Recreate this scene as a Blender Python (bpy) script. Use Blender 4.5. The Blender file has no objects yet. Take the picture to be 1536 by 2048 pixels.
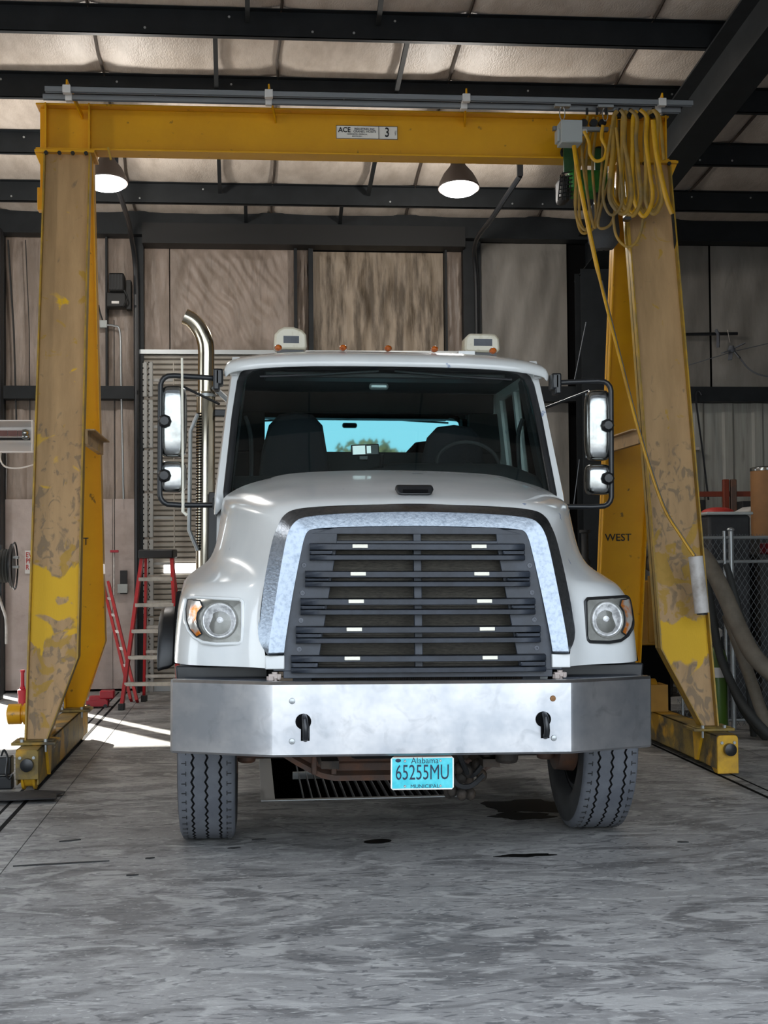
import bpy, math, random
from mathutils import Vector, Matrix, noise as mnoise
random.seed(7)
R = math.radians
SC = bpy.context.scene
COL = SC.collection

# ------------------------------------------------------------------ camera
FOC, YAW, PITCH, ROLL, EYE = 2840.0, R(5.4), R(1.83), R(0.5), 1.55
Fw = Vector((math.sin(YAW)*math.cos(PITCH), math.cos(YAW)*math.cos(PITCH), math.sin(PITCH)))
Rt = Vector((math.cos(YAW), -math.sin(YAW), 0)); Up = Rt.cross(Fw)
Rt, Up = Rt*math.cos(ROLL)-Up*math.sin(ROLL), Up*math.cos(ROLL)+Rt*math.sin(ROLL)
cd = bpy.data.cameras.new('camera'); cam = bpy.data.objects.new('camera', cd); COL.objects.link(cam)
cd.sensor_width = 36; cd.sensor_fit = 'AUTO'; cd.lens = FOC/2048*36; cd.clip_end = 500; cd.clip_start = .05
cam.matrix_world = Matrix.Translation((0, 0, EYE)) @ Matrix((Rt, Up, -Fw)).transposed().to_4x4()
SC.camera = cam
def P(px, py, Y):
    """real-world point at depth Y that was surveyed at photo position px, py"""
    d = Fw + Rt*((px-768)/FOC) - Up*((py-1024)/FOC)
    t = Y/d.y
    return Vector((d.x*t, Y, EYE+d.z*t))

# ------------------------------------------------------------------ world, sun, exposure
SC.view_settings.view_transform = 'Standard'; SC.view_settings.look = 'None'
SC.view_settings.gamma = 1; SC.view_settings.use_curve_mapping = False
SC.view_settings.exposure = 0.7
wd = bpy.data.worlds.new('sky'); SC.world = wd; wd.use_nodes = True
nt = wd.node_tree; nt.nodes.clear()
wo = nt.nodes.new('ShaderNodeOutputWorld'); bg = nt.nodes.new('ShaderNodeBackground')
tc = nt.nodes.new('ShaderNodeTexCoord'); sx = nt.nodes.new('ShaderNodeSeparateXYZ'); rp = nt.nodes.new('ShaderNodeValToRGB')
nt.links.new(tc.outputs['Generated'], sx.inputs[0]); nt.links.new(sx.outputs['Z'], rp.inputs[0])
rp.color_ramp.elements[0].position = 0.0; rp.color_ramp.elements[0].color = (.74, .82, .86, 1)
rp.color_ramp.elements[1].position = .6; rp.color_ramp.elements[1].color = (.66, .74, .88, 1)
nt.links.new(rp.outputs[0], bg.inputs[0]); bg.inputs[1].default_value = 3.0
nt.links.new(bg.outputs[0], wo.inputs[0])
sl = bpy.data.lights.new('sun', 'SUN'); sl.energy = 14; sl.angle = R(.8); sl.color = (1, .95, .86)
so = bpy.data.objects.new('sun', sl); COL.objects.link(so)
so.rotation_euler = Vector((.49, -.87, -.5)).to_track_quat('-Z', 'Y').to_euler()

# ------------------------------------------------------------------ materials
def lin(h):
    if isinstance(h, str):
        c = [int(h[i:i+2], 16)/255 for i in (0, 2, 4)]
    else: c = h
    return tuple(((x/12.92) if x < .04045 else ((x+.055)/1.055)**2.4) for x in c)+(1,)
def mat(name, col, rough=.6, metal=0, spec=.5, emit=None, es=0, c2=None, scale=8, amt=.5, bump=0, bscale=60, stretch=(1, 1, 1), detail=4, lo=.4, hi=.65, alpha=1, trans=0, coat=0):
    m = bpy.data.materials.new(name); m.use_nodes = True
    n = m.node_tree; b = n.nodes['Principled BSDF']
    b.inputs['Base Color'].default_value = lin(col); b.inputs['Roughness'].default_value = rough
    b.inputs['Metallic'].default_value = metal; b.inputs['Specular IOR Level'].default_value = spec
    b.inputs['Coat Weight'].default_value = coat
    if trans: b.inputs['Transmission Weight'].default_value = trans
    if emit: b.inputs['Emission Color'].default_value = lin(emit); b.inputs['Emission Strength'].default_value = es
    if c2 or bump:
        t = n.nodes.new('ShaderNodeTexCoord'); mp = n.nodes.new('ShaderNodeMapping'); mp.inputs['Scale'].default_value = stretch
        n.links.new(t.outputs['Object'], mp.inputs[0])
    if c2:
        nz = n.nodes.new('ShaderNodeTexNoise'); nz.inputs['Scale'].default_value = scale; nz.inputs['Detail'].default_value = detail
        nz.inputs['Roughness'].default_value = .62
        n.links.new(mp.outputs[0], nz.inputs['Vector'])
        r = n.nodes.new('ShaderNodeValToRGB'); r.color_ramp.elements[0].position = lo; r.color_ramp.elements[1].position = hi
        r.color_ramp.elements[0].color = lin(col); r.color_ramp.elements[1].color = lin(c2)
        n.links.new(nz.outputs['Fac'], r.inputs[0]); n.links.new(r.outputs[0], b.inputs['Base Color'])
    if bump:
        n2 = n.nodes.new('ShaderNodeTexNoise'); n2.inputs['Scale'].default_value = bscale; n2.inputs['Detail'].default_value = 3
        n.links.new(mp.outputs[0], n2.inputs['Vector'])
        bp = n.nodes.new('ShaderNodeBump'); bp.inputs['Strength'].default_value = bump; bp.inputs['Distance'].default_value = .01
        n.links.new(n2.outputs['Fac'], bp.inputs['Height']); n.links.new(bp.outputs[0], b.inputs['Normal'])
    return m
def extra_noise(m, col, scale, lo, hi, stretch=(1, 1, 1), fac=1, detail=5, zr=None, seed=0, dist=0, bias=0):
    """mix another noise-masked colour over the base colour; zr limits it to a height range"""
    n = m.node_tree; b = n.nodes['Principled BSDF']; src = b.inputs['Base Color'].links[0].from_socket if b.inputs['Base Color'].links else None
    t = n.nodes.new('ShaderNodeTexCoord'); mp = n.nodes.new('ShaderNodeMapping'); mp.inputs['Scale'].default_value = stretch
    mp.inputs['Location'].default_value = (seed*3.1, seed*1.7, seed*2.3)
    n.links.new(t.outputs['Object'], mp.inputs[0])
    nz = n.nodes.new('ShaderNodeTexNoise'); nz.inputs['Scale'].default_value = scale; nz.inputs['Detail'].default_value = detail
    nz.inputs['Distortion'].default_value = dist
    n.links.new(mp.outputs[0], nz.inputs['Vector'])
    mr = n.nodes.new('ShaderNodeMapRange'); mr.inputs['From Min'].default_value = lo; mr.inputs['From Max'].default_value = hi
    mr.inputs['To Max'].default_value = fac
    n.links.new(nz.outputs['Fac'], mr.inputs['Value']); f = mr.outputs[0]
    if zr:
        sp = n.nodes.new('ShaderNodeSeparateXYZ'); n.links.new(t.outputs['Object'], sp.inputs[0])
        zz = None
        for a, c in ((zr[0], zr[1]), (zr[3], zr[2])):
            z = n.nodes.new('ShaderNodeMapRange'); z.interpolation_type = 'SMOOTHSTEP'
            z.inputs['From Min'].default_value = a; z.inputs['From Max'].default_value = c
            n.links.new(sp.outputs['Z'], z.inputs['Value'])
            mm = n.nodes.new('ShaderNodeMath'); mm.operation = 'MULTIPLY'; n.links.new(f, mm.inputs[0]); n.links.new(z.outputs[0], mm.inputs[1]); f = mm.outputs[0]
            if zz is None: zz = z.outputs[0]
            else:
                m2 = n.nodes.new('ShaderNodeMath'); m2.operation = 'MULTIPLY'; n.links.new(zz, m2.inputs[0]); n.links.new(z.outputs[0], m2.inputs[1]); zz = m2.outputs[0]
    if zr and bias:
        ad = n.nodes.new('ShaderNodeMath'); ad.operation = 'MULTIPLY_ADD'; n.links.new(zz, ad.inputs[0]); ad.inputs[1].default_value = bias
        sb = n.nodes.new('ShaderNodeMath'); sb.operation = 'SUBTRACT'; n.links.new(nz.outputs['Fac'], sb.inputs[0]); sb.inputs[1].default_value = bias
        n.links.new(sb.outputs[0], ad.inputs[2]); n.links.new(ad.outputs[0], mr.inputs['Value']); f = mr.outputs[0]
    mx = n.nodes.new('ShaderNodeMix'); mx.data_type = 'RGBA'
    n.links.new(f, mx.inputs['Factor'])
    if src: n.links.new(src, mx.inputs[6])
    else: mx.inputs[6].default_value = b.inputs['Base Color'].default_value
    mx.inputs[7].default_value = lin(col); n.links.new(mx.outputs[2], b.inputs['Base Color'])
    return m

M = {}
# concrete floor
M['floor'] = mat('concrete_floor', '82817f', .6, spec=.35, c2='9b9a97', scale=.7, lo=.35, hi=.68, bump=.25, bscale=45, detail=10)
extra_noise(M['floor'], '5f5e5d', 1.3, .5, .6, stretch=(.8, 1.5, 1), fac=.75, detail=12, dist=2.2)
extra_noise(M['floor'], 'adaca8', 1.9, .53, .62, stretch=(.9, 1.9, 1), fac=.75, detail=13, seed=4, dist=2.5)
extra_noise(M['floor'], '48494b', 6, .56, .63, stretch=(.8, 2.0, 1), fac=.65, detail=12, seed=9, dist=3)
extra_noise(M['floor'], 'c2c1bc', 10, .60, .66, stretch=(.8, 2.4, 1), fac=.6, detail=12, seed=14, dist=3)
M['insul'] = mat('white_vinyl_insulation', 'd3c7bb', .5, spec=.4, c2='bfb2a5', scale=2.2, bump=.5, bscale=25, stretch=(3, 1, 1))
M['insulwall'] = mat('wrinkled_wall_insulation', '9c8d82', .45, spec=.45, c2='84766a', scale=2.6, bump=1.0, bscale=8, stretch=(2.2, 1, .7), detail=6)
M['insulright'] = mat('dusty_wall_insulation', '8a857e', .55, c2='76716a', scale=1.3, bump=.4, bscale=8, stretch=(2, 1, .6))
M['stained'] = mat('stained_shaded_insulation', 'a0917f', .6, c2='5d5143', scale=3.2, lo=.45, hi=.62, bump=.9, bscale=10, stretch=(2.6, 1, .35), detail=6)  # stain colour also deepened to paint in weak fold shading
M['black_steel'] = mat('dark_primer_steel', '14181b', .55, spec=.3, c2='1b1f22', scale=5)
M['voidblack'] = mat('black_void', '0b0b0c', .9, spec=.1)  # flat black for hidden backing, and painted-in darkness of pit, holes and slots
M['seam'] = mat('insulation_seam_tape', '4a4038', .8)
M['plywood'] = mat('white_painted_board', 'b8aba5', .7, c2='a89a92', scale=3, bump=.2, bscale=30)
extra_noise(M['plywood'], '76685c', 5, .62, .75, fac=.6)
M['slat'] = mat('door_slat_metal', 'a39d93', .45, metal=.1, c2='8f887e', scale=3)
M['yellow'] = mat('crane_yellow_paint', 'e0a400', .38, coat=.2, c2='cf9300', scale=2, lo=.3, hi=.8, bump=.05)
extra_noise(M['yellow'], '5a4720', 14, .68, .74, fac=.8)
for key, zlo, zhi in (('legdirt', .95, 1.42), ('legdirtr', .78, 1.05)):
    M[key] = mat('worn_dusty_yellow_'+key, 'b8966a', .6, c2='a3835a', scale=2.2, bump=.1, bscale=50, stretch=(3, 1, .5), detail=7)
    extra_noise(M[key], '7b6a54', 8, .52, .6, stretch=(1.5, 1, .9), fac=.75, detail=9, zr=(.1, .5, 2.1, 2.9), dist=1.5, bias=.14)
    extra_noise(M[key], 'b08a28', 5, .52, .56, fac=.85, detail=8, zr=(.3, .7, 1.6, 2.0), seed=3, dist=1.2, bias=.12)
    extra_noise(M[key], 'dcae08', 3.6, .385, .425, fac=1, detail=8, zr=(zlo-.1, zlo+.1, zhi-.05, zhi+.15), seed=6, dist=.9, bias=.27)
M['legedge'] = mat('leg_flange_yellow', 'b08a24', .5, c2='8b7335', scale=8)
M['truckend'] = mat('greasy_end_truck', '8a7334', .55, c2='4e4534', scale=5, lo=.42, hi=.62, bump=.2, stretch=(1, .7, 1))
extra_noise(M['truckend'], 'c9971b', 3, .55, .62, fac=.8, seed=2)
M['endyellow'] = mat('end_plate_yellow', 'd9a824', .45, c2='b88d2a', scale=8)
M['white_paint'] = mat('white_truck_paint', 'dcdedd', .22, coat=.6, spec=.5, c2='d2d5d5', scale=2)
extra_noise(M['white_paint'], '8b98b4', 7, .70, .72, fac=.9, detail=4, seed=11)
M['chrome'] = mat('worn_chrome', 'aeb0ae', .2, metal=1, c2='8c8e8c', scale=6, bump=.04, bscale=30)
M['bumperchrome'] = mat('brushed_bumper_chrome', 'd2d2d4', .3, metal=1, c2='b4b8be', scale=3.5, bump=.03, bscale=20)
M['surround'] = mat('pitted_grille_chrome', '858d97', .3, metal=1, c2='6c7580', scale=48, lo=.45, hi=.75, bump=.1, bscale=70)
M['steel'] = mat('polished_stack_steel', 'cfc8b8', .2, metal=1, c2='b8ae98', scale=4, stretch=(1, 1, .5))
M['galv'] = mat('galvanised_steel', 'a9adae', .4, metal=.7)
M['rail'] = mat('strut_channel_steel', '8f9396', .4, metal=.6)
M['grille'] = mat('navy_black_plastic', '242931', .5, c2='2e343e', scale=9, bump=.1)
M['radiator'] = mat('dusty_radiator_core', '4e4a42', .8, c2='35322d', scale=30, stretch=(1, 1, 6))
M['rubber'] = mat('grey_tyre_rubber', '65686e', .75, c2='565960', scale=5, bump=.15, bscale=80)
M['rubberdark'] = mat('black_sidewall_rubber', '222325', .7, c2='2e2f31', scale=6)
M['groove'] = mat('tread_groove_black', '0e0f11', .9)
M['black'] = mat('black_plastic', '17181a', .4, c2='1f2123', scale=5)
M['blackm'] = mat('black_powder_coat', '1b1d20', .35)
M['dark'] = mat('dark_interior_trim', '191c1f', .8)
M['cloth'] = mat('navy_black_seat_cloth', '12151c', .9, bump=.2)
M['axle'] = mat('rusty_axle_paint', '5b4a42', .7, c2='74503c', scale=7, bump=.3, bscale=30)
M['greasy'] = mat('greasy_underbody', '2b2723', .7, c2='473b31', scale=9, bump=.5, bscale=30)
M['amber'] = mat('amber_lens', 'c4600c', .15, coat=.5, c2='8a3c05', scale=40)
M['beacon'] = mat('yellowed_beacon_plastic', 'cfc8b4', .3, c2='a39066', scale=9, lo=.5, hi=.75)
M['red'] = mat('red_fibreglass', 'b31b22', .4, c2='9c161d', scale=5)
M['redpaint'] = mat('red_tool_paint', 'a31428', .35)
M['alu'] = mat('ladder_aluminium', 'c2beb6', .35, metal=.6, c2='a29e96', scale=10)
M['ladgrey'] = mat('dull_aluminium', '8f8f8c', .5, metal=.3)
M['meshwire'] = mat('dull_mesh_wire', '55585a', .5, metal=.5)
M['green'] = mat('green_hoist_paint', '2f8a35', .45, c2='2a7830', scale=6)
M['greendark'] = mat('dark_green_trolley', '1f4a22', .5)
M['cable'] = mat('dusty_yellow_cable', 'a8812a', .5, c2='7d6638', scale=4, lo=.4, hi=.6)
M['cabley'] = mat('yellow_cable_jacket', 'd09c0c', .4, c2='b08218', scale=5)
M['greybox'] = mat('grey_box_paint', 'a5aaa8', .45)
M['bag'] = mat('grey_chain_bag', '404245', .8, bump=.5, bscale=20)
M['pvc'] = mat('dirty_white_pipe', 'cfcac6', .5, c2='a9a098', scale=7)
M['hose'] = mat('dusty_grey_hose', '6b6357', .75, c2='5a5348', scale=6)
M['hosedark'] = mat('dark_hose', '2a2c2b', .7)
M['cardboard'] = mat('brown_fibre_drum', '8a6138', .7, c2='7c5732', scale=3)
M['orange'] = mat('rust_orange_rack', '7a3018', .6)
extra_noise(M['insulwall'], '63564b', 3.5, .55, .72, stretch=(3, 1, .5), fac=.55, detail=8, seed=2, dist=1)
extra_noise(M['insulright'], '5c5852', 2.5, .55, .75, stretch=(2, 1, .6), fac=.5, detail=7, seed=3, dist=1)
extra_noise(M['bumperchrome'], '8a8d92', 9, .55, .72, fac=.35, detail=9, seed=5, dist=1)
M['white'] = mat('white_plastic', 'd5d3cf', .5)
M['heater'] = mat('white_heater_reflector', 'e6e2de', .3)
M['copper'] = mat('brown_heater_panel', '6a3d35', .4)
M['gcyl'] = mat('green_gas_bottle', '42601a', .4)
M['grime'] = mat('dark_equipment_paint', '1d1f20', .6, c2='2c2a27', scale=6)
M['dullyellow'] = mat('dull_yellow_cabinet', 'a8780c', .5, c2='966a08', scale=3)
M['oil'] = mat('spilt_oil', '040404', .5, spec=.15)
M['ink'] = mat('black_print', '0b0b0b', .6)
M['redink'] = mat('red_print', 'b03028', .6)
M['platewhite'] = mat('white_plate', 'ece9e0', .4)
M['plateblue'] = mat('turquoise_plate', '35bccb', .4, c2='5fd3dc', scale=12)
M['plateink'] = mat('navy_plate_print', '0c1f3c', .5)
M['rag'] = mat('black_rubber_mat', '232325', .7, bump=.5, bscale=12)
M['bark'] = mat('bare_tree_bark', '4d3b2c', .9)
M['leaf'] = mat('brown_autumn_leaves', '7d5a33', .9, c2='5d4a30', scale=1)
M['lampemit'] = mat('lit_lamp_lens', 'ffffff', .4, emit='f4f7ff', es=14)
M['windowlit'] = mat('daylit_door_window', 'ffffff', .4, emit='ffffff', es=2.2)
M['lampbody'] = mat('grey_brown_lamp_bell', '5a504a', .5)
M['lens'] = mat('headlamp_reflector', 'f8f8f8', .2, metal=.0, c2='b0b0b2', scale=34, lo=.42, hi=.66)
M['lensbezel'] = mat('smoked_headlamp_housing', '8f8f8a', .2, metal=.2, c2='75756f', scale=10)
M['clip'] = mat('white_bar_clip', 'eae6d6', .5)
# glass
def glass(name, tint, gl=.08, rough=.02):
    m = bpy.data.materials.new(name); m.use_nodes = True; n = m.node_tree; n.nodes.clear()
    o = n.nodes.new('ShaderNodeOutputMaterial'); t = n.nodes.new('ShaderNodeBsdfTransparent'); g = n.nodes.new('ShaderNodeBsdfGlossy')
    mx = n.nodes.new('ShaderNodeMixShader'); fr = n.nodes.new('ShaderNodeFresnel'); fr.inputs[0].default_value = 1.45
    t.inputs[0].default_value = tint; g.inputs['Roughness'].default_value = rough
    n.links.new(fr.outputs[0], mx.inputs[0]); n.links.new(t.outputs[0], mx.inputs[1]); n.links.new(g.outputs[0], mx.inputs[2]); n.links.new(mx.outputs[0], o.inputs[0])
    return m
M['glass'] = glass('windscreen_glass', (.72, .84, .82, 1))
M['clear'] = glass('clear_lens_glass', (.95, .95, .95, 1))
M['mirrorglass'] = mat('tinted_rear_glass', '668f9a', .02, metal=1)

# ------------------------------------------------------------------ mesh helpers
class MB:
    def __init__(s): s.v = []; s.f = []; s.m = []; s.cur = 0
    def add(s, vs, fs):
        o = len(s.v); s.v += [tuple(v) for v in vs]
        for f in fs: s.f.append(tuple(i+o for i in f)); s.m.append(s.cur)
        return s
    def box(s, x0, x1, y0, y1, z0, z1, mtx=None):
        vs = [Vector((x, y, z)) for x in (x0, x1) for y in (y0, y1) for z in (z0, z1)]
        if mtx: vs = [mtx @ v for v in vs]
        return s.add(vs, [(0, 1, 3, 2), (4, 6, 7, 5), (0, 4, 5, 1), (2, 3, 7, 6), (0, 2, 6, 4), (1, 5, 7, 3)])
    def bar(s, a, b, w, h, up=(0, 0, 1)):
        """rectangular bar from a to b, w across, h along up"""
        a = Vector(a); b = Vector(b); d = (b-a).normalized(); r = d.cross(Vector(up)).normalized(); u = r.cross(d)
        vs = []
        for p in (a, b):
            for i, j in ((-1, -1), (1, -1), (1, 1), (-1, 1)): vs.append(p+r*(w/2*i)+u*(h/2*j))
        return s.add(vs, [(0, 1, 2, 3), (7, 6, 5, 4), (0, 4, 5, 1), (1, 5, 6, 2), (2, 6, 7, 3), (3, 7, 4, 0)])
    def tube(s, pts, r, n=8, closed=False, flat=None):
        pts = [Vector(p) for p in pts]; rings = []; N = len(pts); u = None
        for i, p in enumerate(pts):
            a = pts[i-1] if (i > 0 or closed) else p; b = pts[(i+1) % N] if (i < N-1 or closed) else p
            d = (b-a).normalized() if (b-a).length > 1e-9 else Vector((0, 0, 1))
            if u is None:
                u = d.orthogonal().normalized() if flat is None else (Vector(flat)-d*Vector(flat).dot(d)).normalized()
            else: u = (u-d*u.dot(d)).normalized()
            w = d.cross(u); rr = r[i] if isinstance(r, (list, tuple)) else r
            rings.append([p+(u*math.cos(k*2*math.pi/n)*(1 if flat is None else .35)+w*math.sin(k*2*math.pi/n))*rr for k in range(n)])
        vs = [q for g in rings for q in g]; fs = []
        for i in range(N if closed else N-1):
            j = (i+1) % N
            for k in range(n): fs.append((i*n+k, i*n+(k+1) % n, j*n+(k+1) % n, j*n+k))
        if not closed: fs += [tuple(range(n))[::-1], tuple(range((N-1)*n, N*n))]
        return s.add(vs, fs)
    def prism(s, poly, ax, a, b, fn=None):
        """poly of 2D points extruded along axis ax ('x','y','z') from a to b"""
        def mk(p, t):
            return {'y': (p[0], t, p[1]), 'x': (t, p[0], p[1]), 'z': (p[0], p[1], t)}[ax]
        n = len(poly); vs = [mk(p, a) for p in poly]+[mk(p, b) for p in poly]
        if fn: vs = [fn(*v) for v in vs]
        return s.add(vs, [tuple(range(n))[::-1], tuple(range(n, 2*n))]+[(i, (i+1) % n, n+(i+1) % n, n+i) for i in range(n)])
    def lathe(s, prof, c, ax='z', n=24, cap=True):
        c = Vector(c); vs = []
        for r, h in prof:
            for k in range(n):
                a = 2*math.pi*k/n; x, y = r*math.cos(a), r*math.sin(a)
                vs.append(c+Vector({'z': (x, y, h), 'y': (x, h, y), 'x': (h, x, y)}[ax]))
        fs = [(i*n+k, i*n+(k+1) % n, (i+1)*n+(k+1) % n, (i+1)*n+k) for i in range(len(prof)-1) for k in range(n)]
        if cap: fs += [tuple(range(n)), tuple(range((len(prof)-1)*n, len(prof)*n))[::-1]]
        return s.add(vs, fs)
    def grid(s, rows, closed=False):
        n = len(rows[0]); vs = [p for r in rows for p in r]; fs = []
        for i in range(len(rows)-1):
            for k in range(n if closed else n-1): fs.append((i*n+k, i*n+(k+1) % n, (i+1)*n+(k+1) % n, (i+1)*n+k))
        return s.add(vs, fs)
    def ell(s, c, rx, ry, rz, n=12, m=8):
        rows = []
        for i in range(m+1):
            t = math.pi*i/m; t = min(max(t, .001), math.pi-.001)
            rows.append([(c[0]+rx*math.sin(t)*math.cos(2*math.pi*k/n), c[1]+ry*math.sin(t)*math.sin(2*math.pi*k/n), c[2]+rz*math.cos(t)) for k in range(n)])
        return s.grid(rows, True)
    def text(s, txt, size, mtx, ext=.0008, sx=1, align='CENTER', bold=0):
        cu = bpy.data.curves.new('t', 'FONT'); cu.body = txt; cu.size = size; cu.extrude = ext; cu.align_x = align; cu.align_y = 'CENTER'
        cu.resolution_u = 3; cu.offset = bold*size
        ob = bpy.data.objects.new('t', cu); COL.objects.link(ob)
        me = bpy.data.meshes.new_from_object(ob)
        s.add([mtx @ Vector((v.co.x*sx, v.co.y, v.co.z)) for v in me.vertices], [tuple(p.vertices) for p in me.polygons])
        bpy.data.objects.remove(ob); bpy.data.curves.remove(cu); bpy.data.meshes.remove(me)
        return s
    def build(s, name, mt, parent=None, label=None, cat=None, group=None, kind=None, bevel=0, smooth=True, sub=0, world=False, solid=0, ang=38):
        me = bpy.data.meshes.new(name)
        off = Vector((0, 0, 0))
        if world and parent: off = parent.location if not parent.parent else parent.location+parent.parent.location
        me.from_pydata([tuple(Vector(v)-off) for v in s.v], [], s.f)
        for q in (mt if isinstance(mt, list) else [mt]): me.materials.append(M[q])
        me.polygons.foreach_set('material_index', s.m)
        import bmesh
        bm = bmesh.new(); bm.from_mesh(me); bmesh.ops.recalc_face_normals(bm, faces=bm.faces); bm.to_mesh(me); bm.free()
        if smooth:
            me.polygons.foreach_set('use_smooth', [True]*len(me.polygons)); me.set_sharp_from_angle(angle=R(ang))
        me.update()
        o = bpy.data.objects.new(name, me); COL.objects.link(o)
        if parent: o.parent = parent
        if solid:
            q = o.modifiers.new('s', 'SOLIDIFY'); q.thickness = solid; q.offset = -1
        if bevel:
            q = o.modifiers.new('b', 'BEVEL'); q.width = bevel; q.segments = 2; q.limit_method = 'ANGLE'; q.angle_limit = R(40)
        if sub:
            q = o.modifiers.new('u', 'SUBSURF'); q.levels = sub; q.render_levels = sub
        tag(o, label, cat, group, kind)
        return o
def tag(o, label=None, cat=None, group=None, kind=None):
    for k, v in (('label', label), ('category', cat), ('group', group), ('kind', kind)):
        if v: o[k] = v
    return o
def thing(name, label, cat, loc=(0, 0, 0), group=None, rot=(0, 0, 0)):
    o = bpy.data.objects.new(name, None); COL.objects.link(o); o.location = loc; o.rotation_euler = rot; o.empty_display_size = .1
    return tag(o, label, cat, group)
def struct(o): return tag(o, kind='structure')
def copy_tree(o, parent=None):
    c = o.copy(); COL.objects.link(c)
    if parent: c.parent = parent
    for ch in list(o.children): copy_tree(ch, c)
    return c
def arc(c, r, a0, a1, n, plane='xz', y=0):
    out = []
    for i in range(n+1):
        a = R(a0+(a1-a0)*i/n); u, v = c[0]+r*math.cos(a), c[1]+r*math.sin(a)
        out.append((u, y, v) if plane == 'xz' else ((y, u, v) if plane == 'yz' else (u, v, y)))
    return out
def smoothpath(pts, n=6):
    """Catmull-Rom through pts"""
    pts = [Vector(p) for p in pts]; out = []
    for i in range(len(pts)-1):
        p0 = pts[max(i-1, 0)]; p1 = pts[i]; p2 = pts[i+1]; p3 = pts[min(i+2, len(pts)-1)]
        for k in range(n):
            t = k/n
            out.append(.5*((2*p1)+(p2-p0)*t+(2*p0-5*p1+4*p2-p3)*t*t+(3*p1-p0-3*p2+p3)*t**3))
    out.append(pts[-1]); return out
TXF = Matrix(((1, 0, 0, 0), (0, 0, -1, 0), (0, 1, 0, 0), (0, 0, 0, 1)))   # text plane facing the camera side (-Y)
def tm(x, y, z): return Matrix.Translation((x, y, z)) @ TXF

# ------------------------------------------------------------------ structure: floor
fl = MB(); fl.box(-14, 14, -20, 19, -1.6, -1.5)
pit_x0, pit_x1, pit_y0, pit_y1 = .15, 1.4, 9.2, 13.2
floor = fl.build('floor', 'voidblack', smooth=False); struct(floor)
def slab(x0, x1, y0, y1):
    MB().box(x0+.003, x1-.003, y0+.003, y1-.003, -.2, 0).build('floor_slab', 'floor', floor, smooth=False)
for x0, x1 in ((-14, -1.24), (-1.24, 3.9), (3.9, 14)):
    if x0 == -1.24:
        slab(x0, x1, -1, pit_y0); slab(x0, pit_x0, pit_y0, pit_y1); slab(pit_x1, x1, pit_y0, pit_y1); slab(x0, x1, pit_y1, 19)
    else: slab(x0, x1, -1, pit_y0); slab(x0, x1, pit_y0, 19)
MB().box(-60, 60, -110, -1.003, -.3, 0).build('ground_apron', 'floor', floor, smooth=False)
MB().box(-60, 60, 19, 60, -.3, -.02).build('ground_apron', 'floor', floor, smooth=False)
for a in ((pit_x0-.2, pit_x0-.01, pit_y0-.2, pit_y1), (pit_x1+.01, pit_x1+.2, pit_y0-.2, pit_y1), (pit_x0, pit_x1, pit_y0-.2, pit_y0-.01), (pit_x0, pit_x1, pit_y1+.01, pit_y1+.2)):
    MB().box(*a, -1.5, -.2).build('pit_wall', 'voidblack', floor, smooth=False)
fr = MB(); fr.box(pit_x0-.09, pit_x1, pit_y0-.05, pit_y0+.0, 0, .006); fr.box(pit_x0-.09, pit_x0, pit_y0, pit_y1, 0, .006)
fr.build('pit_frame', 'galv', floor, smooth=False)
grate = thing('floor_grate', 'dark floor pit covered by thin steel grate bars under the truck', 'grate', (1.2, 9.22, 0))
gb = MB().box(-.002, .002, 0, 3.9, -.04, -.004).build('bar', 'meshwire', grate, smooth=False)
for i in range(19):
    b = gb if i == 0 else gb.copy()
    if i: COL.objects.link(b)
    b.location = (-.86+i*.055, 0, 0)
MB().box(-.9, .18, 1.2, 1.23, -.06, -.01).build('cross_bar', 'galv', grate, smooth=False)
# crane rails set flush in the floor
def crane_rail(x, lab):
    t = thing('crane_rail', lab, 'rail', (x, 0, 0), group='crane rails in the floor')
    for dx in (-.045, .045): MB().box(dx-.012, dx+.012, -1, 16.9, 0, .003).build('rail_groove', 'voidblack', t, smooth=False)
    MB().box(-.033, .033, -1, 16.9, 0, .005).build('rail_head', 'floor', t, smooth=False)
crane_rail(-1.49, 'floor rail under the left leg of the yellow gantry crane')
crane_rail(3.316, 'floor rail under the right leg of the yellow gantry crane')

# ------------------------------------------------------------------ structure: roof
def roofz(Y): return 5.40+.1046*(17-Y)      # underside of the purlins
YP = [15.87, 14.49, 13.16, 11.86, 10.5, 9.15, 7.8, 6.45, 5.1, 3.75, 2.6]
ceiling = MB(); ceiling.prism([(17.2, roofz(17.2)+.33), (2.3, roofz(2.3)+.33), (2.3, roofz(2.3)+.38), (17.2, roofz(17.2)+.38)], 'x', -9, 9)
ceiling = ceiling.build('ceiling', 'voidblack', smooth=False); struct(ceiling)
xs = [-8.2+1.6*i for i in range(12)]
shift = P(208, 165, 13.16).x
xs = [shift+1.6*i for i in range(-5, 6)]
ys = [17.0]+YP
for j in range(len(ys)-1):
    for i in range(len(xs)-1):
        rows = []; nx, ny = 10, 5
        for a in range(ny+1):
            v = a/ny; Y = ys[j]+(ys[j+1]-ys[j])*v; row = []
            for b in range(nx+1):
                u = b/nx
                sag = .055*math.sin(math.pi*v)*(math.sin(math.pi*u)**.4 if 0 < u < 1 else 0)+random.uniform(-.004, .004)
                row.append((xs[i]+(xs[i+1]-xs[i])*u, Y, roofz(Y)+.225-sag+.02*(1 if u in (0, 1) else 0)))
            rows.append(row)
        MB().grid(rows).build('insulation_panel', 'insul', ceiling, ang=60)
for i in range(1, len(xs)-1):
    sm = MB(); pts = [(xs[i]+random.uniform(-.012, .012), y, roofz(y)+.222) for y in [2.6+.35*k for k in range(42)]]
    sm.tube(pts, .014, 5); sm.build('seam_fold', 'seam', ceiling)
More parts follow.
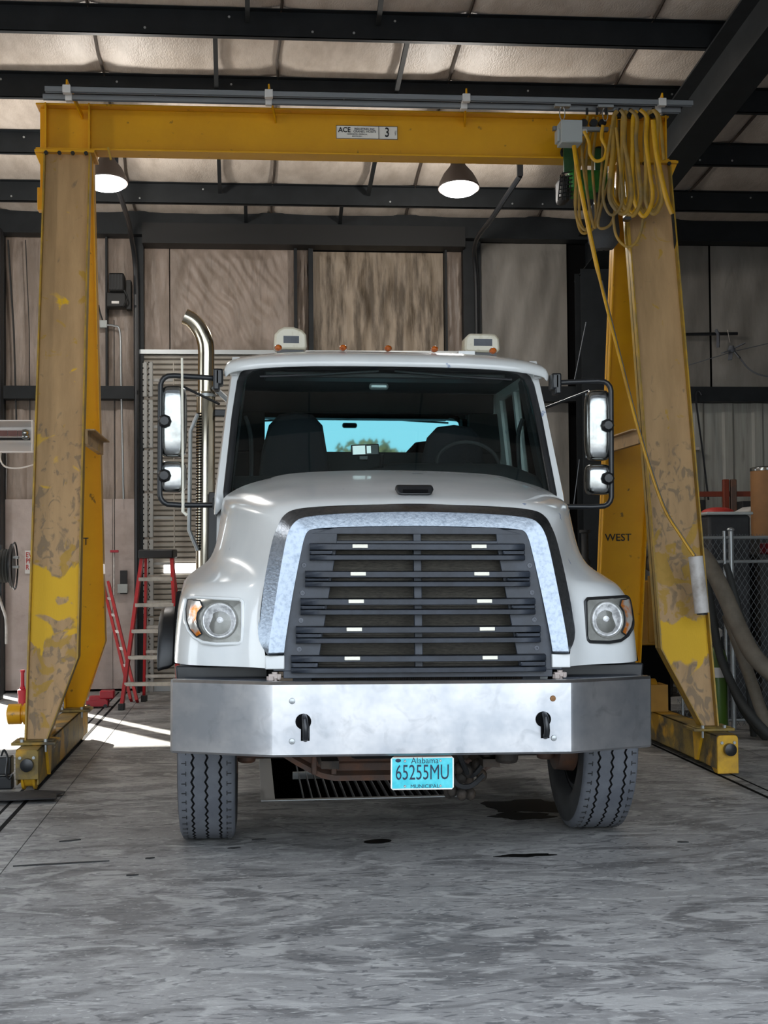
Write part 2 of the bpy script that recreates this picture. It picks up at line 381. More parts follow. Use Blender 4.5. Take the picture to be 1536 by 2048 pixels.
def purlin(Y):
    m = MB(); z = roofz(Y)
    m.box(-8.6, 8.6, Y-.005, Y+.005, z, z+.22); m.box(-8.6, 8.6, Y-.005, Y+.065, z, z+.006); m.box(-8.6, 8.6, Y-.07, Y+.005, z+.214, z+.22)
    p = m.build('purlin', 'black_steel', ceiling, smooth=False)
    h = MB()
    for x in [-4+.35*k for k in range(30)]:
        if random.random() < .5: h.lathe([(.011, 0), (.011, -.008)], (x, Y-.006, z+.05+random.choice((0, .11))), 'y', 6)
    h.build('bolt', 'galv', p, smooth=False, kind='stuff')
for Y in YP: purlin(Y)
m = MB(); m.box(-8.6, 8.6, 16.75, 16.98, 5.37, 5.64); m.build('eave_strut', 'black_steel', ceiling, smooth=False)
# sag rods lying in the roof plane
for (a, b, Ya, Yb) in (((430, 92), (433, 195), 11.9, 13.1), ((820, 105), (793, 190), 11.9, 13.1), ((495, -10), (495, 78), 10.6, 11.8), ((775, -10), (757, 82), 10.6, 11.8), ((437, 330), (440, 410), 14.5, 15.8), ((755, 340), (737, 415), 14.5, 15.8), ((491, 422), (492, 450), 15.9, 16.8), ((685, 425), (680, 450), 15.9, 16.8)):
    x0 = P(*a, Ya).x; x1 = P(*b, Yb).x
    MB().bar((x0, Ya, roofz(Ya)+.11), (x1, Yb, roofz(Yb)+.11), .04, .04).build('sag_rod', 'black_steel', ceiling, smooth=False)
# rafter + columns
for X, nm in ((4.12, 'rafter'), (-3.15, 'rafter'), (-8.3, 'rafter')):
    m = MB(); w = .15 if X > 0 else .1
    for (x0, x1, d0, d1) in ((X-w, X+w, -.5, -.485), (X-w, X+w, -.02, 0), (X-.006, X+.006, -.485, -.02)):
        m.prism([(17, roofz(17)+d0), (2.6, roofz(2.6)+d0), (2.6, roofz(2.6)+d1), (17, roofz(17)+d1)], 'x', x0, x1)
    if X != -3.15: m.build(nm, 'black_steel', ceiling, smooth=False)
rl = thing('steel_column', 'dark steel building column standing right of the truck cab', 'column', (4.12, 16.6, 0))
m = MB(); m.box(-.2, .2, -.16, -.145, 0, 4.95); m.box(-.2, .2, .145, .16, 0, 4.95); m.box(-.008, .008, -.145, .145, 0, 4.95)
m.build('column_shaft', 'black_steel', rl, smooth=False); MB().box(-.24, .24, -.2, .2, 0, .02).build('base_plate', 'black_steel', rl, smooth=False)

# ------------------------------------------------------------------ structure: walls
wb = MB(); wb.box(-3.05, 8.8, 17.12, 17.2, 0, 5.66); wb.box(-6.2, -3.05, 17.12, 17.2, 3.0, 5.66); wb.box(-9, -6.2, 17.12, 17.2, 0, 5.66)
wall_back = wb.build('wall_back', 'voidblack', smooth=False); struct(wall_back)
def panel(x0, x1, z0, z1, mt, name='insulation_panel', y=17.06, nx=14, nz=18, amp=.012, wr=0):
    rows = []; ph = random.random()*9
    for a in range(nz+1):
        v = a/nz; row = []
        for b in range(nx+1):
            u = b/nx; e = min(1, 6*min(u, 1-u, v*1.5, (1-v)*1.5))
            d = e*.03+(amp*math.sin(9*u+ph+3*v)+amp*.7*math.sin(23*u-11*v+ph))*e
            if wr:
                wob = mnoise.noise(Vector((u*4, v*4, ph)))
                if mt == 'stained': d += e*wr*(1.6*math.sin(38*u+3*wob)+.9*mnoise.noise(Vector((u*16, v*5, ph))))
                else: d += e*wr*(math.sin(70*u+38*v+5*wob)*max(0, 1.15-1.3*abs(u-.35-.25*v))+1.2*mnoise.noise(Vector((u*9, v*7, ph))))
            row.append((x0+(x1-x0)*u, y-d, z0+(z1-z0)*v))
        rows.append(row)
    return MB().grid(rows).build(name, mt, wall_back, ang=80)
def wx(px): return P(px, 600, 17).x
for a, b, z0, z1, mt, wr in ((10, 52, 3.6, 5.4, 'insulwall', 0), (52, 212, 3.6, 5.4, 'insulwall', .005), (216, 268, 3.6, 5.4, 'insulwall', 0), (10, 52, 2.27, 3.44, 'insulwall', 0), (52, 228, 2.27, 3.44, 'insulwall', 0), (229, 272, 2.27, 3.44, 'insulwall', 0),
                             (288, 338, 4.05, 5.28, 'insulwall', 0), (340, 588, 4.05, 5.28, 'insulwall', .009), (594, 617, 4.0, 5.34, 'insulwall', 0), (626, 888, 3.9, 5.25, 'stained', .012), (893, 925, 4.0, 5.3, 'insulwall', 0),
                             (960, 1136, 3.62, 5.38, 'insulright', 0), (960, 1136, .0, 3.42, 'insulright', 0), (1208, 1421, 3.62, 5.38, 'insulright', 0), (1425, 1640, 3.62, 5.38, 'insulright', 0), (1640, 1800, 3.62, 5.38, 'insulright', 0)):
    panel(wx(a), wx(b), z0, z1, mt, wr=wr, nx=110 if wr else (20 if b-a > 150 else 8), nz=60 if wr else 18)
# lower right wall: corrugated sheet, streaked
rows = []
M['sheet'] = mat('streaked_wall_sheet', 'a3a29a', .55, c2='8e8c84', scale=3, stretch=(4, 1, .25))
extra_noise(M['sheet'], '5a544c', 5, .6, .75, stretch=(3, 1, .3), fac=.7, seed=5)
x0, x1 = wx(1208), wx(1800); n = 120
for z in (0, 3.42): rows.append([(x0+(x1-x0)*k/n, 17.06-(.025 if (k//4) % 3 == 0 else 0), z) for k in range(n+1)])
MB().grid(rows).build('wall_sheet', 'sheet', wall_back, smooth=False)
# boards along the foot of the left wall
bx0, bx1 = wx(8), wx(268)
for a, b in ((bx0, -1.62), (-1.615, bx1)):
    MB().box(a, b, 17.02, 17.06, .03, 2.27).build('painted_board', 'plywood', wall_back, smooth=False)
for a, b, z0, z1 in ((-3.0, wx(270), 3.44, 3.59), (wx(950), 8.6, 3.42, 3.60)):
    m = MB(); m.box(a, b, 16.86, 17.05, z0, z1-.02); m.box(a, b, 16.84, 16.86, z0, z1); m.build('girt', 'black_steel', wall_back, smooth=False)
for a, b, z0, z1 in ((0, 10, 0, 5.4), (268, 288, 0, 5.4), (588, 594, 3.98, 5.4), (617, 626, 3.98, 5.4), (889, 893, 3.98, 5.4), (925, 960, 0, 5.4), (212, 216, 3.5, 5.37)):
    MB().box(wx(a), wx(b), 16.92, 17.05, z0, z1).build('wall_post', 'black_steel', wall_back, smooth=False)
MB().box(wx(288), wx(925), 16.72, 17.02, 5.26, 5.5).build('door_header', 'ink', wall_back, smooth=False)
MB().box(wx(270), wx(960), 16.9, 17.0, 3.98, 4.03).build('lintel', 'galv', wall_back, smooth=False)
MB().box(8.7, 8.8, 2.3, 17.2, 0, 6.9).build('wall_right', 'insulright', smooth=False)["kind"] = 'structure'
wl = MB(); wl.box(-9.1, -9, 9.5, 17.2, 0, 6.2); wl.box(-9.1, -9, 5.5, 9.5, 4.2, 6.9); wl.box(-9.1, -9, 2.3, 5.5, 0, 6.9)
wf0 = MB(); wf0.box(-9, -3.6, 2.2, 2.3, 0, 7); wf0.box(5.6, 8.8, 2.2, 2.3, 0, 7); wf0.box(-3.6, 5.6, 2.2, 2.3, 5.0, 7)
struct(wf0.build('wall_front', 'grime', smooth=False))
struct(wl.build('wall_left', 'insulwall', smooth=False))
# roll-up door
d1 = MB().box(wx(286), wx(930), 17.0, 17.03, 0, 3.98).build('door_1', 'grime', smooth=False); struct(d1)
sm = MB(); prof = [(16.985, 0), (16.965, .012), (16.962, .044), (16.985, .058)]
dx0, dx1 = wx(288), wx(928)
rows = [[(x, y, z) for (y, z) in prof] for x in (dx0, dx1)]
sl0 = MB().grid(rows).add([], []).build('door_slat', 'slat', d1, smooth=False)
for k in range(64):
    z = .02+k*.062
    o = sl0 if k == 0 else sl0.copy()
    if k: COL.objects.link(o)
    o.location = (0, 0, z)
for a, b in ((323, 420), ):
    MB().box(P(a, 0, 16.95).x, P(b, 0, 16.95).x, 16.94, 16.955, 1.385, 1.50).build('door_window', 'windowlit', d1, bevel=.02)
MB().box(dx0, dx1, 16.93, 16.96, 0, .07).build('bottom_bar', 'galv', d1, smooth=False)
# overhead-door tracks (thin tubes from the floor up and forward under the roof)
def track(name, pts, lab):
    t = thing(name, lab, 'door track', pts[0]); m = MB(); m.tube(pts, .028, 8); m.build('track', 'blackm', t, world=True)
    MB().box(pts[-1][0]-.03, pts[-1][0]+.03, pts[-1][1]-.02, pts[-1][1]+.02, pts[-1][2], roofz(pts[-1][1])+.02).build('hanger', 'blackm', t, world=True)
a = P(231, 368, 14.5)
track('door_track', smoothpath([(-1.31, 16.75, 0), (-1.31, 16.75, 2.5), (-1.31, 16.75, 4.7), P(262, 470, 16.4), P(250, 420, 15.2), a], 5), 'dark overhead-door track rising behind the left gantry leg')
a = P(1040, 352, 14.5)
track('door_track', smoothpath([(2.72, 16.75, 0), (2.72, 16.75, 2.5), (2.72, 16.75, 4.7), P(950, 490, 16.4), P(985, 435, 15.2), a], 5), 'dark overhead-door track curving up right of the stained insulation panel')

# ------------------------------------------------------------------ high bay lamps
def lamp(x, lab, y=14):
    t = thing('bay_lamp', lab, 'lamp', (x, y, 5.24), group='bell lamps under the roof', rot=(R(-9), 0, 0))
    m = MB(); m.lathe([(.205, 0), (.21, .012), (.19, .07), (.15, .15), (.1, .215), (.075, .25), (.07, .38), (.03, .4)], (0, 0, 0), 'z', 32)
    m.build('bell', 'lampbody', t)
    m = MB(); m.lathe([(.195, .0), (.17, -.025), (.12, -.042), (.06, -.05), (.001, -.052)], (0, 0, 0), 'z', 28, cap=False); m.build('lens', 'lampemit', t)
    MB().tube([(0, 0, .39), (0, 0, .62)], .012, 6).build('hook', 'blackm', t)
    l = bpy.data.lights.new('lamp_light', 'POINT'); l.energy = 62; l.shadow_soft_size = .12; l.color = (1, .95, .88)
    o = bpy.data.objects.new('lamp_light', l); COL.objects.link(o); o.location = (x, y, 5.0)
    return t
lamp(-1.38, 'lit bell lamp hanging beside the left gantry leg')
lamp(2.105, 'lit bell lamp hanging below the middle of the crane beam')
for y, w in ((14, 'back wall'), (8.5, 'front doorway')): lamp(-5.2, 'unseen bell lamp added left of the gantry crane, nearer the '+w, y)     # unseen lamps added to brighten the ceiling

# ------------------------------------------------------------------ gantry crane
GC = (.89, 11.1, 0)
g = thing('gantry_crane', 'yellow A-frame gantry crane straddling the white truck', 'crane', GC)
def gw(n, mt, mb, **k): return mb.build(n, mt, g, world=True, **k)
m = MB()
for z0, z1 in ((4.705, 4.72), (5.05, 5.065)): m.box(-1.62, 3.36, 11.0, 11.2, z0, z1)
m.box(-1.60, 3.35, 11.094, 11.106, 4.72, 5.05)
beam = gw('beam', 'yellow', m, bevel=.003)
for x in (-1.545, -1.215, 2.97, 3.33):
    gb_ = MB().box(x-.006, x+.006, 10.985, 11.094, 4.70, 5.065); gw('stiffener', 'yellow', gb_, smooth=False)
for sx, outer, inner in ((-1, -1.55, -1.2), (1, 3.35, 2.965)):
    S = sx
    # mounting plate under the beam with a triangular lug and bolts
    a, b = (outer-.07, inner+.03) if S < 0 else (inner-.04, outer+.06)
    MBp = MB().box(a, b, 10.93, 11.27, 4.665, 4.685); MBp.box(a, b, 10.98, 11.22, 4.688, 4.704); gw('head_plate', 'yellow', MBp, bevel=.002)
    e0, e1 = (a, outer) if S < 0 else (outer, b)
    gw('lug', 'yellow', MB().prism([(e0, 4.665), (e1, 4.665), (e1, 4.50)] if S < 0 else [(e0, 4.665), (e1, 4.665), (e0, 4.53)], 'y', 10.97, 10.985), smooth=False)
    for k in range(4):
        bo = MB().lathe([(.016, 0), (.016, -.02)], (outer-S*(.02+.1*k)+(-.03 if S > 0 else .03)*0, 10.928, 4.655), 'y', 6); gw('bolt', 'ink', bo, smooth=False)
    for front in (1, -1):
        mt = ('legdirt' if S < 0 else 'legdirtr') if front == 1 else 'yellow'
        def yl(z, f=front): return 11.1-f*(1.05-(z-.31)/4.36*.95)
        zt, zb = 4.665, .31
        taper = .87; ib = -1.41 if S < 0 else 3.24
        poly = [(outer, zb), (outer, zt), (inner, zt), (inner, taper), (ib, zb)]
        w = MB().prism(poly, 'y', -.006, .006, fn=lambda x, y, z: (x, yl(z)+y, z))
        leg = gw('leg', mt, w, smooth=False)
        def fl_(p, q, d=.07):
            v = []
            for (x, z) in (p, q):
                for dx in (0, .011*(1 if x <= (outer+inner)/2 else -1)):
                    for dy in (-d, d): v.append((x+dx, yl(z)+dy, z))
            return MB().add(v, [(0, 1, 3, 2), (4, 6, 7, 5), (0, 4, 5, 1), (2, 3, 7, 6), (0, 2, 6, 4), (1, 5, 7, 3)])
        for p, q in (((outer, zb), (outer, zt)), ((inner, taper), (inner, zt)), ((ib, zb), (inner, taper))):
            f_ = fl_(p, q); off = Vector(GC)
            fo = f_.build('flange', 'legedge' if front == 1 else 'yellow', g, world=True, smooth=False); fo.parent = leg
        # foot plates, bolts
        yc = yl(zb); cx = (outer+ib)/2
        gw('foot_plate', 'truckend', MB().box(cx-.15, cx+.15, yc-.13, yc+.13, .288, .308).box(cx-.13, cx+.13, yc-.1, yc+.1, .309, .316), bevel=.004)
        for dx in (-.08, .08):
            gw('bolt', 'galv', MB().lathe([(.014, 0), (.014, .02)], (cx+dx, yc-.11, .308), 'z', 6).lathe([(.009, -.06), (.009, 0)], (cx+dx, yc-.11, .3), 'z', 6), smooth=False)
    # horizontal tie between the two legs of a side
    z = 2.45
    y0 = 11.1-(1.05-(z-.31)/4.36*.95); y1 = 22.2-y0
    ti = MB().box(inner-.02 if S < 0 else inner-.02, inner+.02, y0+.02, y1-.02, z-.05, z+.05)
    ti.box(inner-.07, inner+.07, y0+.03, y1-.03, z+.05, z+.06); gw('tie_bar', 'legdirt', ti, smooth=False)
    # end truck
    c = -1.49 if S < 0 else 3.316
    et = MB().box(c-.075, c-.063, 9.72, 12.6, .05, .285).box(c+.063, c+.075, 9.72, 12.6, .05, .285).box(c-.075, c+.075, 9.72, 12.6, .273, .285)
    et.box(c-.075, c+.075, 9.95, 12.35, .05, .06)
    end = gw('end_truck', 'truckend', et, bevel=.003)
    pts = arc((c-.05, .26), .025, 180, 90, 3)+arc((c+.05, .26), .025, 90, 0, 3)
    poly = [(p[0], p[2]) for p in pts]+([(c+.075, .02), (c-.075, .02)] if S > 0 else [(c+.075, .09), (c-.075, .09)])
    gw('end_plate', 'endyellow' if S > 0 else 'truckend', MB().prism(poly, 'y', 9.70, 9.72), bevel=.003)
    gw('end_plate', 'truckend', MB().prism(poly, 'y', 12.6, 12.62), bevel=.003)
    for yy in (9.84, 12.45):
        w = MB().lathe([(.03, -.05), (.095, -.05), (.11, -.045), (.11, -.03), (.09, -.028), (.09, .028), (.11, .03), (.11, .045), (.095, .05), (.03, .05)], (c, yy, .115), 'x', 28)
        wh = gw('wheel', 'endyellow', w)
    gw('buffer', 'blackm', MB().lathe([(.037, 0), (.043, -.012), (.043, -.05), (.02, -.056), (.001, -.056)], (c+.005, 9.70, .19), 'y', 20))
    for dx in (-.045, .045):
        for dz in (.235, ): gw('bolt', 'galv', MB().lathe([(.011, 0), (.011, -.012)], (c+dx, 9.70, dz), 'y', 6), smooth=False)
    # gusset on the inner side of the end truck and travel motor
    gi = c+.075 if S < 0 else c-.075
    gw('gusset', 'endyellow', MB().prism([(9.98, .285), (10.2, .285), (10.16, .06), (10.12, .06)], 'x', gi-.0+(0 if S < 0 else -.02), gi+(.02 if S < 0 else 0)), smooth=False)
    mo = MB()
    if S < 0:
        mo.lathe([(.001, -.2), (.06, -.2), (.075, -.19), (.075, -.1), (.062, -.095), (.062, -.085), (.078, -.08), (.078, 0)], (c-.08, 10.62, .43), 'x', 20)
        mo.box(c-.08, c+.05, 10.5, 10.75, .286, .5)
    else:
        mo.lathe([(.001, -.42), (.08, -.42), (.085, -.4), (.085, -.25), (.07, -.24), (.07, -.2), (.095, -.19), (.095, -.02), (.06, 0)], (c-.02, 11.35, .45), 'x', 20)
        mo.box(c-.12, c+.04, 11.25, 11.5, .286, .5)
    gw('travel_motor', 'yellow' if S < 0 else 'dullyellow', mo)
    # lettering on the rear legs
    tz = 1.72; ty = 11.1+(1.05-(tz-.31)/4.36*.95)-.008
    if S < 0: gw('lettering', 'ink', MB().text('EAST', .088, bold=.012, sx=.82, mtx=tm(-1.40, ty, tz-.02)), smooth=False)
    else: gw('lettering', 'ink', MB().text('WEST', .088, bold=.012, mtx=tm(3.117, ty, tz-.02)), smooth=False)
gw('junction_box', 'yellow', MB().box(-1.66, -1.6, 11.35, 11.45, 4.32, 4.5).box(-1.64, -1.56, 11.37, 11.43, 4.5, 4.7), bevel=.004)
# maker's plate on the web
pa = P(672, 250, 11.09); pb = P(795, 281, 11.09)
pl = gw('name_plate', 'platewhite', MB().box(pa.x, pb.x, 11.083, 11.093, pb.z+.005, pa.z-.005), smooth=False)
w_ = pb.x-pa.x; zc = (pa.z+pb.z)/2
def onplate(nm, mb): o = mb.build(nm, 'ink', g, world=True, smooth=False); o.parent = pl
onplate('plate_border', MB().box(pa.x, pb.x, 11.08, 11.084, pa.z-.008, pa.z-.005).box(pa.x, pb.x, 11.08, 11.084, pb.z+.005, pb.z+.008).box(pa.x, pa.x+.003, 11.08, 11.084, pb.z+.005, pa.z-.005).box(pb.x-.003, pb.x, 11.08, 11.084, pb.z+.005, pa.z-.005).box(pa.x+.69*w_, pa.x+.698*w_, 11.08, 11.084, pb.z+.005, pa.z-.005))
t_ = MB(); y_ = 11.081
t_.text('ACE', .055, tm(pa.x+.135*w_, y_, zc+.016), ext=.002, sx=.95, bold=.014)
t_.text('INDUSTRIES, INC.', .024, tm(pa.x+.465*w_, y_, zc+.026), sx=.88, bold=.006)
t_.text('CRANES, HOISTS', .024, tm(pa.x+.465*w_, y_, zc+.006), sx=1.0, bold=.006)
t_.text('NORCROSS, GEORGIA', .016, tm(pa.x+.34*w_, y_, zc-.016))
t_.text('800-733-2231', .014, tm(pa.x+.34*w_, y_, zc-.033))
t_.text('3', .105, tm(pa.x+.83*w_, y_, zc), ext=.002, sx=.75, bold=.012)
t_.text('TON', .018, tm(pa.x+.965*w_, y_, zc) @ Matrix.Rotation(R(-90), 4, 'Z'))
onplate('lettering', t_)
# festoon rails over the beam with yellow brackets
for a, b, Y in (((90, 176), (1385, 209), 10.62), ((86, 191), (1360, 224), 10.74)):
    pa_, pb_ = P(*a, Y), P(*b, Y); zz = (pa_.z+pb_.z)/2
    m = MB().box(pa_.x, pb_.x, Y-.02, Y-.017, zz-.02, zz+.02).box(pa_.x, pb_.x, Y+.017, Y+.02, zz-.02, zz+.02).box(pa_.x, pb_.x, Y-.02, Y+.02, zz+.017, zz+.02)
    gw('festoon_rail', 'rail', m, smooth=False)
zu = 5.17; R1 = (P(90, 176, 10.62).z+P(1385, 209, 10.62).z)/2; R2 = (P(86, 191, 10.74).z+P(1360, 224, 10.74).z)/2
for px in (140, 537, 925, 1310):
    X = P(px, 200, 10.8).x
    m = MB().bar((X+.06, 11.09, 4.99), (X, 10.6, R1+.05), .045, .012, up=(1, 0, 0))
    gw('rail_bracket', 'yellow', m, smooth=False)
    gw('rail_clamp', 'white', MB().box(X-.03, X+.03, 10.59, 10.645, R1-.03, R1+.03), bevel=.004)
    gw('rail_clamp', 'white', MB().box(X-.025, X+.025, 10.71, 10.765, R2-.03, R2+.027), bevel=.004)
gw('lamp_hook', 'legedge', MB().bar(P(216, 295, 10.99), P(222, 320, 10.99), .015, .015), smooth=False)

# ------------------------------------------------------------------ hoist, trolley, control box, festoon cables
h = thing('chain_hoist', 'green chain hoist hanging under the right end of the crane beam', 'hoist', (2.9, 11.1, 4.4))
def hw(n, mt, mb, **k): return mb.build(n, mt, h, world=True, **k)
a = P(1133, 345, 11.05); b = P(1210, 388, 11.05)
hw('motor_body', 'green', MB().box(a.x, b.x, 10.93, 11.25, b.z, a.z), bevel=.03)
m = MB()
for k in range(6): m.box(a.x+.03+k*.05, a.x+.038+k*.05, 10.915, 10.93, b.z+.02, a.z-.02)
hw('cooling_fins', 'gcyl', m, smooth=False)
ca = P(1110, 350, 11.05)
m = MB()
for k in range(7):
    z = b.z-.06+k*.032; m.tube([(ca.x+.005*k, 10.95, z), (a.x+.02, 10.93, z+.01)], .005, 5)
for k in range(4): m.tube([(ca.x+.03*k, 10.945, b.z-.08), (ca.x+.02+.03*k, 10.94, a.z-.05)], .005, 5)
hw('fan_guard', 'blackm', m)
hw('end_cover', 'grime', MB().box(ca.x+.03, a.x+.02, 10.97, 11.2, b.z-.07, a.z-.04), bevel=.03)
for x in (a.x-.04, b.x-.1): hw('trolley_plate', 'greendark', MB().box(x, x+.1, 10.96, 10.985, a.z-.02, 4.78), smooth=False)
for x in (a.x, b.x-.05): hw('trolley_wheel', 'blackm', MB().lathe([(.045, 0), (.045, .03), (.055, .032), (.055, .04)], (x, 10.99, 4.76), 'y', 16))
c0 = P(1208, 450, 11.0)
m = MB(); rows = []
for k, (rr, dz) in enumerate(((.10, .16), (.115, .06), (.125, -.05), (.115, -.14), (.075, -.19), (.01, -.2))):
    rows.append([(c0.x+rr*math.cos(t*math.pi/8)*(1+.08*math.sin(3*t)), 11.02+rr*.8*math.sin(t*math.pi/8), c0.z+dz) for t in range(16)])
hw('chain_bag', 'bag', m.grid(rows, True))
for dx in (.05, .085): hw('load_chain', 'galv', MB().tube([(c0.x+dx, 11.0, c0.z+.3), (c0.x+dx+.01, 11.0, c0.z+.02)], .012, 6))
hw('hook_block', 'blackm', MB().box(c0.x-.06, c0.x+.06, 11.0, 11.1, c0.z+.1, c0.z+.28), bevel=.02)

cb = thing('control_box', 'grey steel control box hanging from the festoon rail above the hoist', 'electrical box', (2.53, 10.6, 4.75))
a = P(1120, 242, 10.6); b = P(1163, 288, 10.6)
cb.location = ((a.x+b.x)/2, 10.6, b.z)
cw = lambda n, mt, mb, **k: mb.build(n, mt, cb, world=True, **k)
cw('body', 'greybox', MB().box(a.x, b.x, 10.56, 10.72, b.z, a.z), bevel=.005)
cw('door', 'greybox', MB().box(a.x+.003, b.x-.003, 10.553, 10.559, b.z+.004, a.z-.004), bevel=.002)
cw('side_box', 'greybox', MB().box(a.x-.022, a.x-.001, 10.6, 10.7, b.z+.02, a.z-.06), bevel=.004)
st0, st1 = P(1112, 243, 10.62), P(1224, 243, 10.62)
cw('strut', 'rail', MB().box(st0.x, st1.x, 10.725, 10.765, a.z-.03, a.z+.0), smooth=False)
cw('cable_gland', 'white', MB().lathe([(.022, 0), (.028, .02), (.028, .04), (.015, .05)], (b.x, 10.62, (a.z+b.z)/2+.01), 'x', 14))
for px in (1125, 1211):
    q = P(px, 220, 10.62).x
    cw('hanger_ring', 'galv', MB().tube([(q+.03*math.cos(t)*.7, 10.63, a.z+.07+.055*math.sin(t)) for t in [k*.6283 for k in range(10)]], .004, 5, closed=True))
    cw('hanger_plate', 'galv', MB().box(q-.06, q+.06, 10.6, 10.66, R1-.05, R1-.03), smooth=False)

# flat festoon cables: bundles of loops; each loop is a part
fc = thing('festoon_cable', 'bundled loops of dusty yellow flat cable hanging at the right end of the beam', 'cable', (3.1, 10.62, 5.1))
def loop(pts, r=.017, mt='cable', Y=10.62, name='cable_loop', n=8):
    pp = [P(x, y, Y+(d if len(q) == 0 else q[0])) for (x, y, *q), d in zip(pts, [0]*len(pts))]
    return MB().tube(smoothpath(pp, 7), r, n, flat=(0, 1, 0)).build(name, mt, fc, world=True)
for i, (xl, xr, yb, cx, s) in enumerate(((1229, 1246, 428, 1243, 0), (1248, 1270, 432, 1262, .02), (1268, 1290, 433, 1285, .04), (1294, 1312, 428, 1305, .06))):
    for j in range(3):
        o = j*4; Y = 10.55+.03*j+s*.3
        w2 = (14-j*3)
        pts = [(xl+6, 222, ), (xl-2+o*.4, 236), (xl-3+o*.6, 290), (xl-8+o*.5+i*2, 350), (cx-w2-9+i*3, 400-j*3), (cx+2, yb-j*6), (cx+w2+6, 398-j*3), (cx+w2+2-i, 340), (xr+2-o*.4, 280), (xr+4-o*.3, 236), (xl+12, 219)]
        loop([(x, y) for x, y in pts], .016, 'cabley' if (i+j) % 3 == 2 else 'cable', Y)
for (pts, Y) in (([(1176, 232), (1166, 300), (1150, 390), (1158, 455), (1172, 466), (1180, 440), (1172, 330), (1188, 234)], 10.8),
                 ([(1196, 234), (1185, 330), (1192, 430), (1180, 462), (1160, 440), (1158, 340), (1150, 290)], 10.78),
                 ([(1206, 240), (1204, 330), (1196, 420), (1190, 456), (1180, 420), (1166, 330), (1164, 288)], 10.74),
                 ([(1222, 250), (1222, 340), (1206, 400), (1196, 452), (1218, 452), (1230, 420), (1236, 340), (1238, 240)], 10.72),
                 ([(1226, 428), (1232, 470), (1252, 493), (1272, 485), (1284, 455), (1286, 420)], 10.6),
                 ([(1226, 240), (1212, 330), (1206, 395), (1222, 430), (1244, 405), (1240, 330), (1232, 255)], 10.52),
                 ([(1150, 288), (1152, 380), (1152, 430), (1168, 460), (1176, 452)], 10.7)):
    loop(pts, .011, 'cable', Y)
loop([(1168, 262), (1178, 285), (1180, 308), (1192, 322), (1208, 316), (1212, 296), (1203, 276), (1206, 250)], .013, 'cabley', 10.54)
loop([(1306, 240), (1312, 300), (1322, 350), (1334, 400), (1345, 428)], .020, 'cabley', 10.56)
loop([(1298, 226), (1310, 222), (1320, 240), (1326, 300), (1328, 320)], .014, 'cable', 10.57)
for px in (1174, 1194, 1212, 1239, 1260, 1281, 1306):
    q = P(px, 224, 10.62); up_ = 1 if px > 1230 else 0
    fcr = MB().lathe([(.03, -.02), (.03, .02)], (q.x, 10.62 if up_ else 10.74, q.z-.02-.03*(1-up_)), 'y', 14).box(q.x-.008, q.x+.008, 10.61, 10.63, q.z-.02, q.z+.03)
    fcr.build('cable_carrier', 'blackm', fc, world=True)
MB().box(P(1250, 410, 10.53).x, P(1262, 410, 10.53).x, 10.53, 10.6, P(0, 420, 10.5).z, P(0, 413, 10.5).z).build('tape_wrap', 'blackm', fc, world=True)
pc = thing('pendant_cable', 'yellow pendant cable strung diagonally from the control box to the white pipe', 'cable', tuple(P(1155, 330, 10.5)))
pts = [P(1148, 292, 10.55), P(1155, 340, 10.5), P(1172, 430, 10.45), P(1200, 560, 10.4), P(1240, 720, 10.25), P(1282, 880, 10.12), P(1325, 1010, 10.05), P(1360, 1070, 9.98), P(1388, 1112, 9.93)]
MB().tube(smoothpath(pts, 6), [.017]*18+[.011]*31, 8).build('cable', 'cabley', pc, world=True)
MB().tube([p+Vector((.018, .02, 0)) for p in smoothpath(pts[3:], 6)], .006, 6).build('support_wire', 'rubber', pc, world=True)
pp_ = thing('pendant_pipe', 'dirty white plastic pipe strapped to the right gantry leg', 'pipe', tuple(P(1398, 1170, 9.97)))
pa_, pb_ = P(1391, 1113, 9.97), P(1404, 1226, 9.95)
MB().tube([pa_, pb_], .052, 20).build('pipe', 'pvc', pp_, world=True)
MB().tube([pb_+Vector((0, -.002, .01)), pb_+Vector((0, -.002, -.012))], .038, 16).build('pendant_end', 'grime', pp_, world=True)
wr = thing('hanging_cable', 'thin dark cable hanging down behind the outer edge of the right gantry leg', 'cable', tuple(P(1348, 440, 10.9)))
MB().tube(smoothpath([P(1345, 428, 10.6), P(1353, 520, 10.9), P(1362, 620, 11), P(1375, 800, 11), P(1392, 960, 11)], 5), .011, 6).build('cable', 'grime', wr, world=True)

# ------------------------------------------------------------------ truck
TK = (.82, 6.84, 0)
t = thing('dump_truck', 'white conventional-cab work truck with a chrome bumper and barred grille', 'truck', TK)
t.rotation_euler = (0, R(.55), 0); t.location.z = .0
tp = lambda n, mt, mb, par=None, **k: mb.build(n, mt, par or t, **k)
